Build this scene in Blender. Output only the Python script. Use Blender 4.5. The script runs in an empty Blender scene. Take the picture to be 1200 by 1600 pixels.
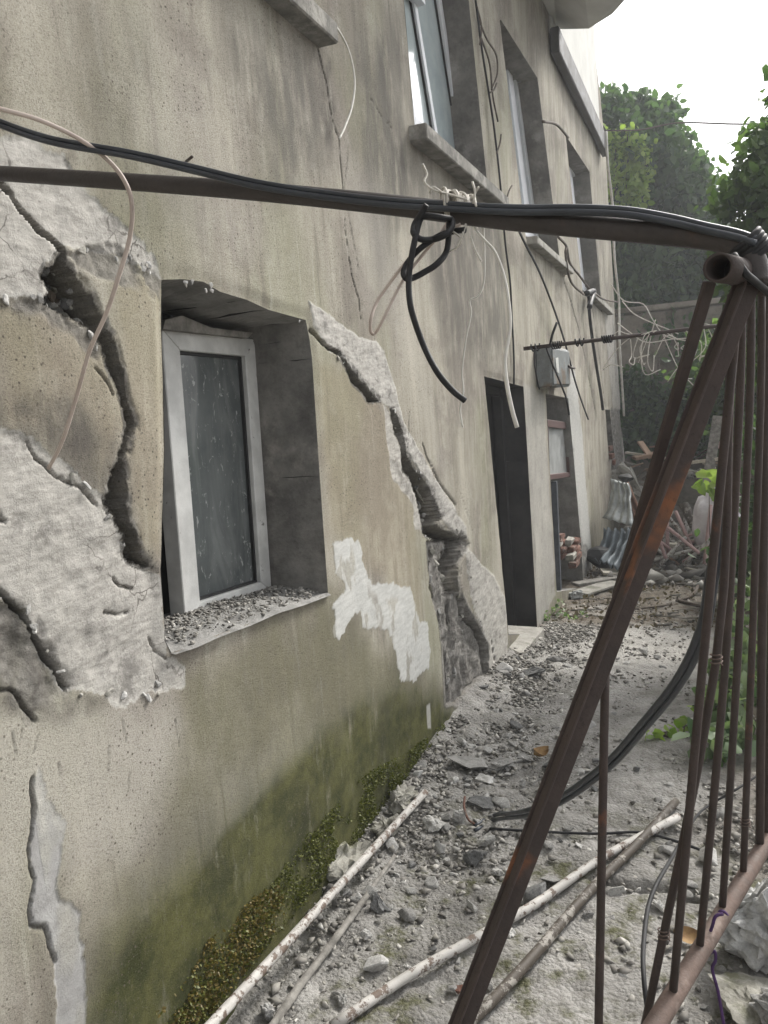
import bpy, bmesh, math, random
import numpy as np
from mathutils import Vector, Matrix
R = math.radians
random.seed(7)
rng = np.random.default_rng(7)
S = bpy.context.scene
COL = S.collection

# ------------------------------------------------------------------ camera
F = 1200.0; CAMH = 1.75; D = 1.3396          # focal length in photo pixels, eye height, distance to the wall face (x = 0)
_v = np.array([515 / F, 200 / F, 1.0]); _v /= np.linalg.norm(_v)
_a = -0.07; _c = -(_a * _v[0] + _v[1]) / _v[2]
_z = np.array([_a, 1, _c]); _z /= np.linalg.norm(_z)
_x = np.cross(_v, _z); _x = _x if _x[0] > 0 else -_x
MW = np.stack([_x, _v, _z])                  # rows: world axes in (right, up, forward)
cd = bpy.data.cameras.new('camera'); cam = bpy.data.objects.new('camera', cd); COL.objects.link(cam)
cd.sensor_fit = 'VERTICAL'; cd.sensor_height = 32.0; cd.lens = 32.0 * F / 1600
cd.clip_start = 0.02; cd.clip_end = 600
r_, u_, f_ = MW[:, 0], MW[:, 1], MW[:, 2]
cam.matrix_world = Matrix(((r_[0], u_[0], -f_[0], D), (r_[1], u_[1], -f_[1], 0), (r_[2], u_[2], -f_[2], CAMH), (0, 0, 0, 1)))
S.camera = cam
C0 = np.array([D, 0, CAMH])
def ray(px, py): return MW @ np.array([(px - 600) / F, -(py - 800) / F, 1.0])
def P(px, py, d): return C0 + ray(px, py) * d               # a point at a known distance
def U(px, py, X=0.0):                                       # a point on the plane x = X
    q = ray(px, py); return C0 + q * ((X - D) / q[0])
def G(px, py, z=0.0):                                       # a point at height z
    q = ray(px, py); return C0 + q * ((z - CAMH) / q[2])
def Yp(px, py, y):                                          # a point on the plane y = const
    q = ray(px, py); return C0 + q * (y / q[1])
def sz(px, py): p = U(px, py); return (p[1], p[2])

# ------------------------------------------------------------------ light
W = bpy.data.worlds.new('World'); S.world = W; W.use_nodes = True
nt = W.node_tree; nt.nodes.clear()
SUN_EL, SUN_AZ = R(42), R(24)                               # azimuth from +Y towards +X
sk = nt.nodes.new('ShaderNodeTexSky'); sk.sky_type = 'NISHITA'; sk.sun_disc = False
sk.sun_elevation = SUN_EL; sk.sun_rotation = SUN_AZ; sk.dust_density = 4.0; sk.air_density = 1.0
hs = nt.nodes.new('ShaderNodeHueSaturation'); hs.inputs['Saturation'].default_value = 0.08
bg = nt.nodes.new('ShaderNodeBackground'); bg.inputs[1].default_value = 0.13
wo = nt.nodes.new('ShaderNodeOutputWorld')
nt.links.new(sk.outputs[0], hs.inputs['Color']); nt.links.new(hs.outputs[0], bg.inputs[0]); nt.links.new(bg.outputs[0], wo.inputs[0])
sl = bpy.data.lights.new('sun', 'SUN'); sl.energy = 1.5; sl.angle = R(12); sl.color = (1.0, 0.95, 0.87)
so = bpy.data.objects.new('sun', sl); COL.objects.link(so)
sd = Vector((math.sin(SUN_AZ) * math.cos(SUN_EL), math.cos(SUN_AZ) * math.cos(SUN_EL), math.sin(SUN_EL)))
so.rotation_euler = sd.to_track_quat('Z', 'Y').to_euler()
S.view_settings.view_transform = 'Standard'; S.view_settings.look = 'None'
S.view_settings.exposure = 1.2; S.view_settings.gamma = 1.0; S.view_settings.use_curve_mapping = False

# ------------------------------------------------------------------ numpy noise
def vnoise(x, y, seed=0):
    x = np.asarray(x, float); y = np.asarray(y, float)
    xi = np.floor(x).astype(np.int64); yi = np.floor(y).astype(np.int64)
    fx = x - xi; fy = y - yi; fx = fx * fx * (3 - 2 * fx); fy = fy * fy * (3 - 2 * fy)
    def h(a, b):
        n = (a * 374761393 + b * 668265263 + seed * 1442695041) & 0xFFFFFFFF
        n = ((n ^ (n >> 13)) * 1274126177) & 0xFFFFFFFF
        n = n ^ (n >> 16); return (n & 0xFFFF) / 65535.0
    return (h(xi, yi) * (1 - fx) + h(xi + 1, yi) * fx) * (1 - fy) + (h(xi, yi + 1) * (1 - fx) + h(xi + 1, yi + 1) * fx) * fy
def fbm(x, y, o=4, seed=0):
    t = 0; a = .5; s = 0
    for i in range(o):
        t = t + a * vnoise(x * 2 ** i, y * 2 ** i, seed + 17 * i); s += a; a *= .5
    return t / s
def sstep(e0, e1, x):
    t = np.clip((x - e0) / (e1 - e0), 0, 1); return t * t * (3 - 2 * t)
def seg_dist(x, y, pts, closed):
    d = np.full(x.shape, 1e9); n = len(pts)
    for i in range(n if closed else n - 1):
        ax, ay = pts[i]; bx, by = pts[(i + 1) % n]; ex, ey = bx - ax, by - ay
        t = np.clip(((x - ax) * ex + (y - ay) * ey) / (ex * ex + ey * ey + 1e-12), 0, 1)
        d = np.minimum(d, (x - ax - t * ex) ** 2 + (y - ay - t * ey) ** 2)
    return np.sqrt(d)
def inside(x, y, pts):
    c = np.zeros(x.shape, bool); n = len(pts)
    for i in range(n):
        ax, ay = pts[i]; bx, by = pts[(i + 1) % n]
        if ay == by: continue
        c ^= ((ay > y) != (by > y)) & (x < (bx - ax) * (y - ay) / (by - ay) + ax)
    return c
def sdf(x, y, pts):
    d = seg_dist(x, y, pts, True); return np.where(inside(x, y, pts), -d, d)

# ------------------------------------------------------------------ materials
class Mt:
    def __init__(s, name, rough=0.9, metal=0.0, spec=0.3):
        s.m = bpy.data.materials.new(name); s.m.use_nodes = True; s.t = s.m.node_tree
        s.b = s.t.nodes['Principled BSDF']; s.b.inputs['Roughness'].default_value = rough
        s.b.inputs['Metallic'].default_value = metal; s.b.inputs['Specular IOR Level'].default_value = spec
        s.tc = s.t.nodes.new('ShaderNodeTexCoord').outputs['Object']
    def n(s, typ, ins=None, **pr):
        k = s.t.nodes.new(typ)
        for a, b in pr.items(): setattr(k, a, b)
        for a, b in (ins or {}).items(): s.put(k.inputs[a], b)
        return k
    def put(s, sock, v):
        if isinstance(v, bpy.types.NodeSocket): s.t.links.new(v, sock)
        elif isinstance(v, tuple) and len(v) == 3 and sock.type == 'RGBA': sock.default_value = (*v, 1)
        else: sock.default_value = v
    def vec(s, sx=1, sy=1, sz_=1, rnd=False):
        v = s.tc
        if rnd:
            oi = s.t.nodes.new('ShaderNodeObjectInfo').outputs['Random']
            v = s.n('ShaderNodeVectorMath', {0: v, 1: s.math('MULTIPLY', oi, 57.0)}, operation='ADD').outputs[0]
        if (sx, sy, sz_) != (1, 1, 1):
            v = s.n('ShaderNodeVectorMath', {0: v, 1: (sx, sy, sz_)}, operation='MULTIPLY').outputs[0]
        return v
    def noise(s, scale, detail=5, rough=.6, vec=None, dist=0.0):
        return s.n('ShaderNodeTexNoise', {'Vector': vec or s.tc, 'Scale': scale, 'Detail': detail, 'Roughness': rough, 'Distortion': dist}).outputs['Fac']
    def voro(s, scale, vec=None, feature='F1', out='Distance', rnd=1.0):
        return s.n('ShaderNodeTexVoronoi', {'Vector': vec or s.tc, 'Scale': scale, 'Randomness': rnd}, feature=feature).outputs[out]
    def math(s, op, a, b=0.0, c=0.0, clamp=False):
        return s.n('ShaderNodeMath', {0: a, 1: b, 2: c}, operation=op, use_clamp=clamp).outputs[0]
    def rng(s, x, a, b, c=0.0, d=1.0, smooth=True):
        return s.n('ShaderNodeMapRange', {0: x, 1: a, 2: b, 3: c, 4: d}, interpolation_type='SMOOTHSTEP' if smooth else 'LINEAR').outputs[0]
    def mix(s, f, a, b, blend='MIX'):
        k = s.n('ShaderNodeMix', data_type='RGBA', blend_type=blend)
        s.put(k.inputs[0], f); s.put(k.inputs[6], a if not isinstance(a, tuple) else a); s.put(k.inputs[7], b)
        return k.outputs[2]
    def attr(s, name):
        k = s.n('ShaderNodeAttribute', attribute_name=name)
        q = s.n('ShaderNodeSeparateColor', {0: k.outputs['Color']})
        return q.outputs[0], q.outputs[1], q.outputs[2], k.outputs['Alpha']
    def bump(s, h, strength=.5, dist=.01, prev=None):
        k = s.n('ShaderNodeBump', {'Height': h, 'Strength': strength, 'Distance': dist})
        if prev: s.put(k.inputs['Normal'], prev)
        return k.outputs[0]
    def done(s, col, normal=None, rough=None, metal=None):
        s.put(s.b.inputs['Base Color'], col)
        if normal: s.put(s.b.inputs['Normal'], normal)
        if rough is not None: s.put(s.b.inputs['Roughness'], rough)
        if metal is not None: s.put(s.b.inputs['Metallic'], metal)
        return s.m

def m_wall():
    g = Mt('weathered_render', .95, 0, .15)
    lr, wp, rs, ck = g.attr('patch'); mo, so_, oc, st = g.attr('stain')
    lt, gn, dkm, _q = g.attr('wear')
    streak = g.noise(1.0, 6, .62, g.vec(1, 5.5, .75))
    fine_streak = g.noise(1.0, 4, .6, g.vec(1, 22, 1.6))
    blot = g.noise(1.5, 7, .65)
    mid = g.noise(9, 6, .7)
    gr = g.noise(190, 6, .8); gr2 = g.noise(480, 3, .75)
    speck = g.voro(260)
    c = g.mix(g.rng(streak, .3, .7), (.325, .3, .25), (.5, .47, .4))
    c = g.mix(g.math('MULTIPLY', g.rng(blot, .46, .6), .8), c, (.255, .228, .2))
    c = g.mix(g.math('MULTIPLY', g.rng(g.noise(.8, 4, .6, g.vec(1, 1.7, .9)), .5, .7), .5), c, (.3, .305, .2))
    c = g.mix(g.math('MULTIPLY', g.rng(fine_streak, .54, .7), .6), c, (.22, .2, .17))
    c = g.mix(g.math('MULTIPLY', g.rng(fine_streak, .44, .3), .45), c, (.52, .5, .43))
    c = g.mix(g.math('MULTIPLY', g.rng(mid, .5, .72), .35), c, (.5, .48, .42))
    c = g.mix(g.math('MULTIPLY', oc, .8), c, (.33, .27, .17))
    c = g.mix(g.math('MULTIPLY', so_, g.rng(g.noise(3.5, 6, .65, g.vec(1, 3, .8)), .25, .6)), c, (.15, .14, .125))
    ms = g.math('MULTIPLY', mo, g.rng(g.noise(4, 8, .75, g.vec(1, 2.4, .8)), .12, .48), clamp=True)
    mcol = g.mix(g.rng(g.noise(5, 5, .7), .35, .65), (.04, .046, .015), (.112, .112, .04))
    mcol = g.mix(g.math('MULTIPLY', g.rng(g.noise(2.2, 5, .7), .5, .7), .7), mcol, (.035, .037, .018))
    c = g.mix(g.math('MULTIPLY', ms, .96), c, mcol)
    pit = g.voro(55); pit2 = g.voro(120)
    c = g.mix(g.math('MULTIPLY', lt, .75), c, g.mix(g.noise(6, 6, .7), (.42, .39, .345), (.6, .575, .52)))
    c = g.mix(g.math('MULTIPLY', gn, g.rng(g.noise(4, 6, .7, g.vec(1, 2, .8)), .25, .6)), c, (.2, .188, .13))
    c = g.mix(g.math('MULTIPLY', dkm, g.rng(g.noise(7, 7, .72, g.vec(1, 2, .9)), .3, .62)), c, (.11, .1, .09))
    c = g.mix(g.math('MULTIPLY', g.rng(pit, .22, .1), g.rng(g.noise(3, 4, .6), .42, .6)), c, (.12, .105, .085))
    c = g.mix(g.math('MULTIPLY', g.rng(pit2, .3, .12), .45), c, (.15, .135, .11))
    # grains of the sand render
    c = g.mix(g.rng(gr, .46, .74, 0, .95), c, g.mix(1.0, c, (.4, .385, .36), 'MULTIPLY'))
    c = g.mix(g.rng(gr2, .48, .78, 0, .8), c, g.mix(1.0, c, (1.35, 1.35, 1.32), 'MULTIPLY'))
    # mortar repairs, primer, bare masonry
    dv = g.n('ShaderNodeMapping', {'Vector': g.tc, 'Rotation': (.6, 0, 0), 'Scale': (1, 1, 4.5)}).outputs[0]
    tro = g.noise(16, 7, .72, dv)
    craze = g.voro(7, g.n('ShaderNodeVectorMath', {0: g.tc, 1: g.n('ShaderNodeVectorMath', {0: g.n('ShaderNodeTexNoise', {'Vector': g.tc, 'Scale': 9.0, 'Detail': 4}).outputs['Color'], 1: (.16, .16, .16)}, operation='MULTIPLY').outputs[0]}, operation='ADD').outputs[0], 'DISTANCE_TO_EDGE')
    lrc = g.mix(g.rng(tro, .3, .7), (.33, .315, .29), (.52, .5, .465))
    lrc = g.mix(g.math('MULTIPLY', g.rng(craze, .022, .004), g.rng(g.noise(3, 4, .6), .5, .62)), lrc, (.12, .11, .1))
    lrc = g.mix(g.rng(g.noise(60, 5, .75), .6, .7, 0, .7), lrc, (.2, .19, .175))
    lrc = g.mix(g.math('MULTIPLY', g.rng(g.noise(6, 8, .75), .52, .64), .75), lrc, (.19, .18, .168))
    c = g.mix(lr, c, lrc)
    wpc = g.mix(g.rng(g.noise(12, 7, .72, dv), .3, .7), (.44, .44, .42), (.57, .57, .545))
    c = g.mix(wp, c, wpc)
    stc = g.mix(g.rng(g.noise(7, 6, .7), .3, .7), (.27, .265, .258), (.41, .405, .395))
    c = g.mix(st, c, stc)
    rsc = g.mix(g.rng(g.noise(16, 7, .75), .3, .7), (.13, .12, .11), (.35, .335, .31))
    c = g.mix(rs, c, rsc)
    ckc = g.mix(g.rng(g.noise(22, 6, .7), .3, .7), (.05, .046, .04), (.17, .158, .138))  # near-black crack colour stands in for shade inside the cracks
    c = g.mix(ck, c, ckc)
    hgt = g.math('ADD', g.math('MULTIPLY', gr, .9), g.math('MULTIPLY', gr2, .5))
    hgt = g.math('MULTIPLY', hgt, g.math('SUBTRACT', 1.0, g.math('MULTIPLY', g.math('MAXIMUM', g.math('MAXIMUM', wp, lr), st), .7)))
    n1 = g.bump(hgt, .8, .007)
    n2 = g.bump(g.math('MULTIPLY', g.noise(34, 8, .74), g.math('ADD', .2, g.math('MAXIMUM', rs, g.math('MAXIMUM', g.math('MULTIPLY', lr, .25), ck)))), .8, .016, n1)
    return g.done(c, n2)

def m_stone(name, c1, c2, c3=None, sc=14, rnd=True, bump=.6, rough=.92):
    g = Mt(name, rough, 0, .25); v = g.vec(rnd=rnd)
    c = g.mix(g.rng(g.noise(sc, 7, .7, v), .3, .7), c1, c2)
    if c3: c = g.mix(g.math('MULTIPLY', g.rng(g.noise(sc * .6, 6, .7, v), .5, .66), .8), c, c3)
    fn = g.noise(sc * 13, 3, .7, v)
    c = g.mix(g.rng(fn, .5, .8, 0, .5), c, g.mix(1.0, c, (.5, .5, .5), 'MULTIPLY'))
    if rnd:
        oi = g.t.nodes.new('ShaderNodeObjectInfo').outputs['Random']
        c = g.mix(1.0, c, g.n('ShaderNodeCombineColor', {i: g.rng(oi, 0, 1, .62, 1.25, False) for i in range(3)}).outputs[0], 'MULTIPLY')
    n = g.bump(g.math('ADD', g.noise(sc * 4, 6, .7, v), g.math('MULTIPLY', fn, .35)), bump, .012)
    return g.done(c, n)

def m_rust(name, base, rust, amt=.6, rough=.7, metal=.25, sc=18):
    g = Mt(name, rough, metal, .35); v = g.vec(rnd=True)
    a = g.noise(sc, 7, .7, v); b_ = g.noise(sc * .35, 5, .65, v)
    c = g.mix(g.rng(a, .35, .7), base, tuple(x * 1.7 for x in base))
    c = g.mix(g.rng(b_, amt, amt + .1), c, rust)
    c = g.mix(g.rng(g.noise(sc * 9, 3, .7, v), .55, .75, 0, .5), c, tuple(x * .5 for x in base))
    n = g.bump(g.math('ADD', g.noise(sc * 5, 5, .7, v), a), .5, .003)
    return g.done(c, n, g.rng(a, .3, .7, rough - .2, rough + .15))

def m_flaky(name, paint, under, thr=.55, sc=30, sv=(1, 1, 1), rough=.6):
    g = Mt(name, rough, 0, .35); v = g.vec(*sv, rnd=True)
    a = g.noise(sc, 7, .72, v)
    c = g.mix(g.rng(g.noise(sc * .4, 5, .6, v), .3, .7), paint, tuple(x * .72 for x in paint))
    k = g.rng(a, thr, thr + .05)
    c = g.mix(k, c, g.mix(g.noise(sc * 2, 4, .6, v), under, tuple(x * .5 for x in under)))
    return g.done(c, g.bump(g.math('SUBTRACT', g.noise(sc * 3, 5, .7, v), k), .5, .002))

def m_plain(name, c1, c2, sc=20, rough=.6, metal=0, spec=.35, bump=.2, sv=(1, 1, 1), rnd=True):
    g = Mt(name, rough, metal, spec); v = g.vec(*sv, rnd=rnd)
    a = g.noise(sc, 6, .65, v)
    return g.done(g.mix(g.rng(a, .3, .7), c1, c2), g.bump(g.noise(sc * 4, 5, .65, v), bump, .003), g.rng(a, .2, .8, rough - .1, rough + .1))

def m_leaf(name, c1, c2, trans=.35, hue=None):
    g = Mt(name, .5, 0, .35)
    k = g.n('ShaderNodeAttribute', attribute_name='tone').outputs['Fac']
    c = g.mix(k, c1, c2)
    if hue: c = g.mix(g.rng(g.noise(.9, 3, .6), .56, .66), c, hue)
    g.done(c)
    tr = g.n('ShaderNodeBsdfTranslucent', {'Color': g.mix(1.0, c, (1.6, 1.9, .8), 'MULTIPLY')})
    mx = g.n('ShaderNodeMixShader', {0: trans, 1: g.b.outputs[0], 2: tr.outputs[0]})
    g.t.links.new(mx.outputs[0], g.t.nodes['Material Output'].inputs['Surface'])
    return g.m

def m_ground():
    g = Mt('broken_path', .95, 0, .15)
    soil, pale, grav, mossy = g.attr('zone')
    a = g.noise(3.2, 8, .7); b_ = g.noise(26, 6, .7); f2 = g.noise(160, 3, .7)
    c = g.mix(g.rng(a, .32, .68), (.2, .193, .18), (.39, .378, .358))
    c = g.mix(g.rng(b_, .45, .75, 0, .6), c, (.13, .12, .103))
    c = g.mix(g.math('MULTIPLY', pale, g.rng(g.noise(4, 6, .7), .2, .6)), c, (.45, .435, .41))
    sc_ = g.mix(g.rng(g.noise(8, 7, .7), .3, .7), (.075, .06, .045), (.2, .17, .135))
    c = g.mix(g.math('MULTIPLY', soil, g.rng(g.noise(2.5, 6, .7), .2, .6)), c, sc_)
    c = g.mix(g.math('MULTIPLY', mossy, g.rng(g.noise(7, 7, .7), .48, .66)), c, (.09, .09, .045))
    c = g.mix(g.rng(f2, .5, .75, 0, .55), c, g.mix(1.0, c, (.45, .45, .44), 'MULTIPLY'))
    c = g.mix(g.rng(g.noise(310, 2, .6), .6, .8, 0, .5), c, (.55, .54, .52))
    pv = g.voro(70, None, 'F1', 'Distance')
    n = g.bump(g.math('ADD', g.math('MULTIPLY', g.math('SUBTRACT', 1.0, pv), .5), g.math('ADD', b_, g.math('MULTIPLY', f2, .4))), .9, .016)
    return g.done(c, n)

def m_pane(name, c1, c2, dirt, rough=.12, thr=.6, amt=.6):
    g = Mt(name, rough, 0, .5)
    c = g.mix(g.rng(g.noise(3, 5, .6), .3, .7), c1, c2)
    d = g.math('MULTIPLY', g.rng(g.noise(16, 6, .7, g.vec(1, 1.4, .8), 2.0), thr, thr + .08), amt)
    d = g.math('MAXIMUM', d, g.math('MULTIPLY', g.rng(g.noise(38, 5, .7, g.vec(1, 1.5, .35), .8), thr + .09, thr + .14), amt * 1.2, clamp=True))
    d = g.math('MAXIMUM', d, g.math('MULTIPLY', g.rng(g.noise(5, 6, .65, g.vec(1, 1.6, .5), 1.0), .42, .75), amt * .45))
    c = g.mix(d, c, dirt)
    return g.done(c, None, g.rng(d, 0, 1, rough, .7))

M = {}
M['wall'] = m_wall()
M['ground'] = m_ground()
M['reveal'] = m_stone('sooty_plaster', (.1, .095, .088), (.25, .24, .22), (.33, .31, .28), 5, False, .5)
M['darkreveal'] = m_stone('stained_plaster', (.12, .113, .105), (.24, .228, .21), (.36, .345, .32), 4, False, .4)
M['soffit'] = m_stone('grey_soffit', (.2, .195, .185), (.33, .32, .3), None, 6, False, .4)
M['concrete'] = m_stone('old_concrete', (.25, .24, .215), (.4, .385, .35), (.15, .15, .115), 9, False, .5)
M['sill'] = m_stone('sill_concrete', (.13, .125, .115), (.27, .26, .235), (.4, .385, .35), 11, False, .5)
M['stone'] = m_stone('rubble', (.29, .285, .27), (.45, .44, .42), (.2, .195, .185), 18)
M['palestone'] = m_stone('pale_mortar_rubble', (.42, .41, .39), (.6, .59, .57), (.3, .29, .28), 18)
M['darkstone'] = m_stone('dark_slate', (.11, .11, .108), (.22, .22, .215), None, 14)
M['block'] = m_stone('coarse_concrete', (.48, .48, .47), (.76, .76, .75), (.3, .3, .29), 22, False, 1.0)
M['kerb'] = m_stone('mossy_concrete', (.22, .21, .18), (.38, .37, .33), (.13, .13, .075), 12)
M['brick'] = m_stone('red_brick', (.14, .075, .058), (.23, .12, .09), (.3, .27, .24), 20)
M['post'] = m_rust('rusty_angle_iron', (.052, .04, .036), (.22, .095, .048), .58, .8, .15, 12)
M['bar'] = m_rust('brown_iron_rod', (.045, .034, .03), (.14, .065, .04), .62, .7, .2, 22)
M['pipe'] = m_rust('dark_painted_pipe', (.04, .034, .032), (.085, .055, .043), .6, .55, .1, 14)
M['rail'] = m_rust('rubbed_iron_rail', (.1, .072, .06), (.22, .17, .145), .52, .75, .1, 34)
M['rubber'] = m_plain('black_cable_sheath', (.012, .012, .013), (.026, .026, .028), 12, .6, 0, .3)
M['bluecable'] = m_plain('dark_blue_cable_sheath', (.018, .022, .03), (.04, .047, .058), 12, .4, 0, .5)
M['palewire'] = m_plain('brownish_pale_wire', (.38, .31, .27), (.55, .47, .42), 9, .55)
M['whitewire'] = m_plain('dirty_white_wire', (.5, .48, .44), (.7, .68, .63), 14, .6)
M['string'] = m_plain('raffia_string', (.47, .44, .39), (.68, .65, .59), 60, .85, bump=.6)
M['purple'] = m_plain('purple_string', (.035, .015, .06), (.07, .03, .11), 50, .8)
M['upvc'] = m_flaky('dirty_white_frame', (.62, .62, .6), (.24, .22, .2), .64, 22)
M['upvcclean'] = m_plain('white_frame', (.6, .62, .66), (.72, .73, .76), 8, .4)
M['gasket'] = m_plain('black_gasket', (.012, .012, .013), (.03, .03, .03), 20, .6)
M['pane'] = m_pane('grimy_dark_glass', (.055, .064, .066), (.115, .125, .125), (.42, .43, .42), .12, .58, .5)
M['curtainskypane'] = m_pane('curtain_sky_glass', (.36, .42, .43), (.5, .56, .57), (.62, .65, .65), .06, .7, .3)  # pale curtain colour with the sky's reflection painted in
M['greypane'] = m_pane('grey_sky_glass', (.3, .36, .38), (.46, .52, .53), (.5, .52, .52), .06, .68, .4)  # sky reflection painted into the grey base colour
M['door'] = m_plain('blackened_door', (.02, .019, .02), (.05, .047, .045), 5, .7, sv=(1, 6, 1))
M['room'] = m_plain('interior_shade', (.03, .028, .026), (.06, .056, .05), 4, .9)  # dark colour standing in for shade inside the house and its gaps
M['whitepipe'] = m_flaky('chipped_white_paint', (.5, .48, .45), (.2, .15, .12), .52, 26)
M['greypipe'] = m_flaky('worn_grey_paint', (.4, .39, .36), (.1, .085, .07), .5, 24)
M['darkpipe'] = m_flaky('mostly_bare_pipe', (.3, .28, .25), (.095, .078, .062), .43, 20)
M['wood'] = m_plain('weathered_wood', (.12, .113, .1), (.29, .275, .25), 22, .9, sv=(1, 1, 1), bump=.6)
M['paleboard'] = m_plain('pale_board', (.45, .41, .34), (.66, .62, .54), 9, .8)
M['tanboard'] = m_plain('tan_board', (.3, .2, .14), (.46, .33, .25), 9, .85)
M['zinc'] = m_plain('dull_zinc', (.2, .215, .215), (.5, .52, .51), 5, .5, .55, .4)
M['slatezinc'] = m_plain('dark_zinc', (.07, .085, .095), (.15, .175, .19), 5, .55, .4, .4)
M['rustsheet'] = m_rust('rusted_sheet', (.17, .09, .06), (.26, .16, .12), .55, .8, .15, 9)
M['box'] = m_rust('galvanised_box', (.14, .15, .15), (.15, .115, .085), .52, .6, .25, 9)
M['redframe'] = m_plain('maroon_paint', (.075, .042, .04), (.125, .075, .068), 14, .6)
M['film'] = m_plain('crumpled_film', (.27, .28, .275), (.44, .45, .445), 9, .35, bump=.8)
M['bluepost'] = m_plain('faded_blue_paint', (.05, .056, .068), (.09, .1, .118), 10, .6)
M['sack'] = m_plain('white_woven_sack', (.55, .52, .56), (.74, .72, .75), 9, .8, bump=.8)
M['pinkpipe'] = m_flaky('pinkish_paint', (.5, .34, .33), (.25, .13, .11), .6, 20)
M['gutter'] = m_rust('grey_fascia', (.06, .058, .056), (.13, .115, .1), .6, .7, .1, 8)
M['paleupper'] = m_plain('pale_paint', (.46, .46, .43), (.58, .58, .55), 2.5, .85, rnd=False)
M['bark'] = m_stone('bark', (.07, .055, .042), (.16, .135, .11), None, 10)
M['backwall'] = m_stone('stained_retaining_wall', (.16, .14, .115), (.28, .25, .21), (.09, .085, .06), 1.6, False, .5)
M['leafdark'] = m_leaf('ivy_leaf', (.028, .06, .03), (.09, .145, .065), .35)
M['leafmid'] = m_leaf('tree_leaf', (.034, .066, .026), (.12, .175, .07), .4)
M['leafyellow'] = m_leaf('young_leaf', (.12, .19, .04), (.32, .4, .12), .4)
M['leafpale'] = m_leaf('dusty_ivy_leaf', (.05, .1, .04), (.3, .36, .24), .3)
M['moss'] = m_leaf('moss', (.05, .06, .015), (.15, .155, .04), .15)
M['mossbrown'] = m_leaf('dry_moss', (.085, .068, .018), (.2, .15, .05), .15)
M['litter'] = m_leaf('brown_litter', (.09, .07, .05), (.24, .19, .14), .1)
M['deadleaf'] = m_plain('dead_leaf', (.2, .115, .05), (.34, .23, .11), 40, .8)
M['gravel'] = m_stone('gravel', (.24, .23, .215), (.46, .45, .43), (.15, .14, .13), 40, False, .3)
def m_gravel():
    g = Mt('mixed_gravel', .92, 0, .2); k = g.n('ShaderNodeAttribute', attribute_name='tone').outputs['Fac']
    cr = g.n('ShaderNodeValToRGB', {0: k}); e = cr.color_ramp.elements; e[0].position = 0; e[0].color = (.09, .085, .078, 1); e[1].position = 1; e[1].color = (.52, .51, .48, 1)
    for p_, c_ in ((.3, (.2, .19, .175, 1)), (.65, (.27, .258, .232, 1)), (.9, (.38, .365, .335, 1))):
        q_ = e.new(p_); q_.color = c_
    return g.done(g.mix(g.rng(g.noise(60, 5, .7), .4, .7, 0, .5), cr.outputs[0], (.2, .19, .17)))
M['gravel'] = m_gravel()
M['twig'] = m_plain('dry_twig', (.06, .047, .038), (.14, .115, .095), 30, .9)

# ------------------------------------------------------------------ builders
def link(name, me, mat, parent=None):
    o = bpy.data.objects.new(name, me); COL.objects.link(o)
    if mat is not None and len(me.materials) == 0: me.materials.append(mat)
    if parent is not None: o.parent = parent
    return o
def mesh(name, v, f, mat, parent=None, smooth=False):
    me = bpy.data.meshes.new(name); me.from_pydata([tuple(map(float, p)) for p in v], [], f)
    bm = bmesh.new(); bm.from_mesh(me); bmesh.ops.recalc_face_normals(bm, faces=bm.faces); bm.to_mesh(me); bm.free()
    if smooth: me.polygons.foreach_set('use_smooth', [True] * len(me.polygons))
    return link(name, me, mat, parent)
def empty(name, loc=(0, 0, 0)):
    o = bpy.data.objects.new(name, None); COL.objects.link(o); o.location = tuple(map(float, loc)); o.empty_display_size = .1
    return o
def tag(o, label=None, cat=None, group=None, kind=None):
    if label: o['label'] = label
    if cat: o['category'] = cat
    if group: o['group'] = group
    if kind: o['kind'] = kind
    return o
def keep(parent, *objs):                # parent without moving, for meshes written in world coordinates
    for o in objs:
        o.parent = parent; o.matrix_parent_inverse = Matrix.Translation(parent.location).inverted()
def catmull(pts, n=6):
    p = [np.array(q, float) for q in pts]
    if len(p) < 3:
        return [p[0] + (p[-1] - p[0]) * t for t in np.linspace(0, 1, 3)]
    q = [2 * p[0] - p[1]] + p + [2 * p[-1] - p[-2]]; out = []
    for i in range(1, len(q) - 2):
        for t in np.linspace(0, 1, n, endpoint=False):
            a, b, c, d = q[i - 1:i + 3]
            out.append(.5 * ((2 * b) + (c - a) * t + (2 * a - 5 * b + 4 * c - d) * t * t + (3 * b - a - 3 * c + d) * t ** 3))
    out.append(p[-1]); return out
def tube_data(pts, r, sides=8, smooth=6, jit=0.0, cap=True):
    c = catmull(pts, smooth) if smooth > 1 else [np.array(p, float) for p in pts]
    n = len(c); rr = np.interp(np.linspace(0, 1, n), np.linspace(0, 1, len(r)), r) if isinstance(r, (list, tuple)) else [r] * n
    v = []; f = []; up = None
    for i in range(n):
        t = c[min(i + 1, n - 1)] - c[max(i - 1, 0)]; t /= np.linalg.norm(t) + 1e-12
        if up is None:
            up = np.cross(t, [0, 0, 1.0]);
            if np.linalg.norm(up) < .1: up = np.cross(t, [1.0, 0, 0])
        up = up - t * np.dot(up, t); up /= np.linalg.norm(up) + 1e-12
        w = np.cross(t, up)
        for k in range(sides):
            a = 2 * math.pi * k / sides; j = 1 + (random.random() - .5) * jit
            v.append(c[i] + (up * math.cos(a) + w * math.sin(a)) * rr[i] * j)
    for i in range(n - 1):
        for k in range(sides):
            a = i * sides + k; b = i * sides + (k + 1) % sides
            f.append((a, b, b + sides, a + sides))
    if cap:
        f.append(tuple(range(sides - 1, -1, -1))); f.append(tuple(range((n - 1) * sides, n * sides)))
    return v, f
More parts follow.
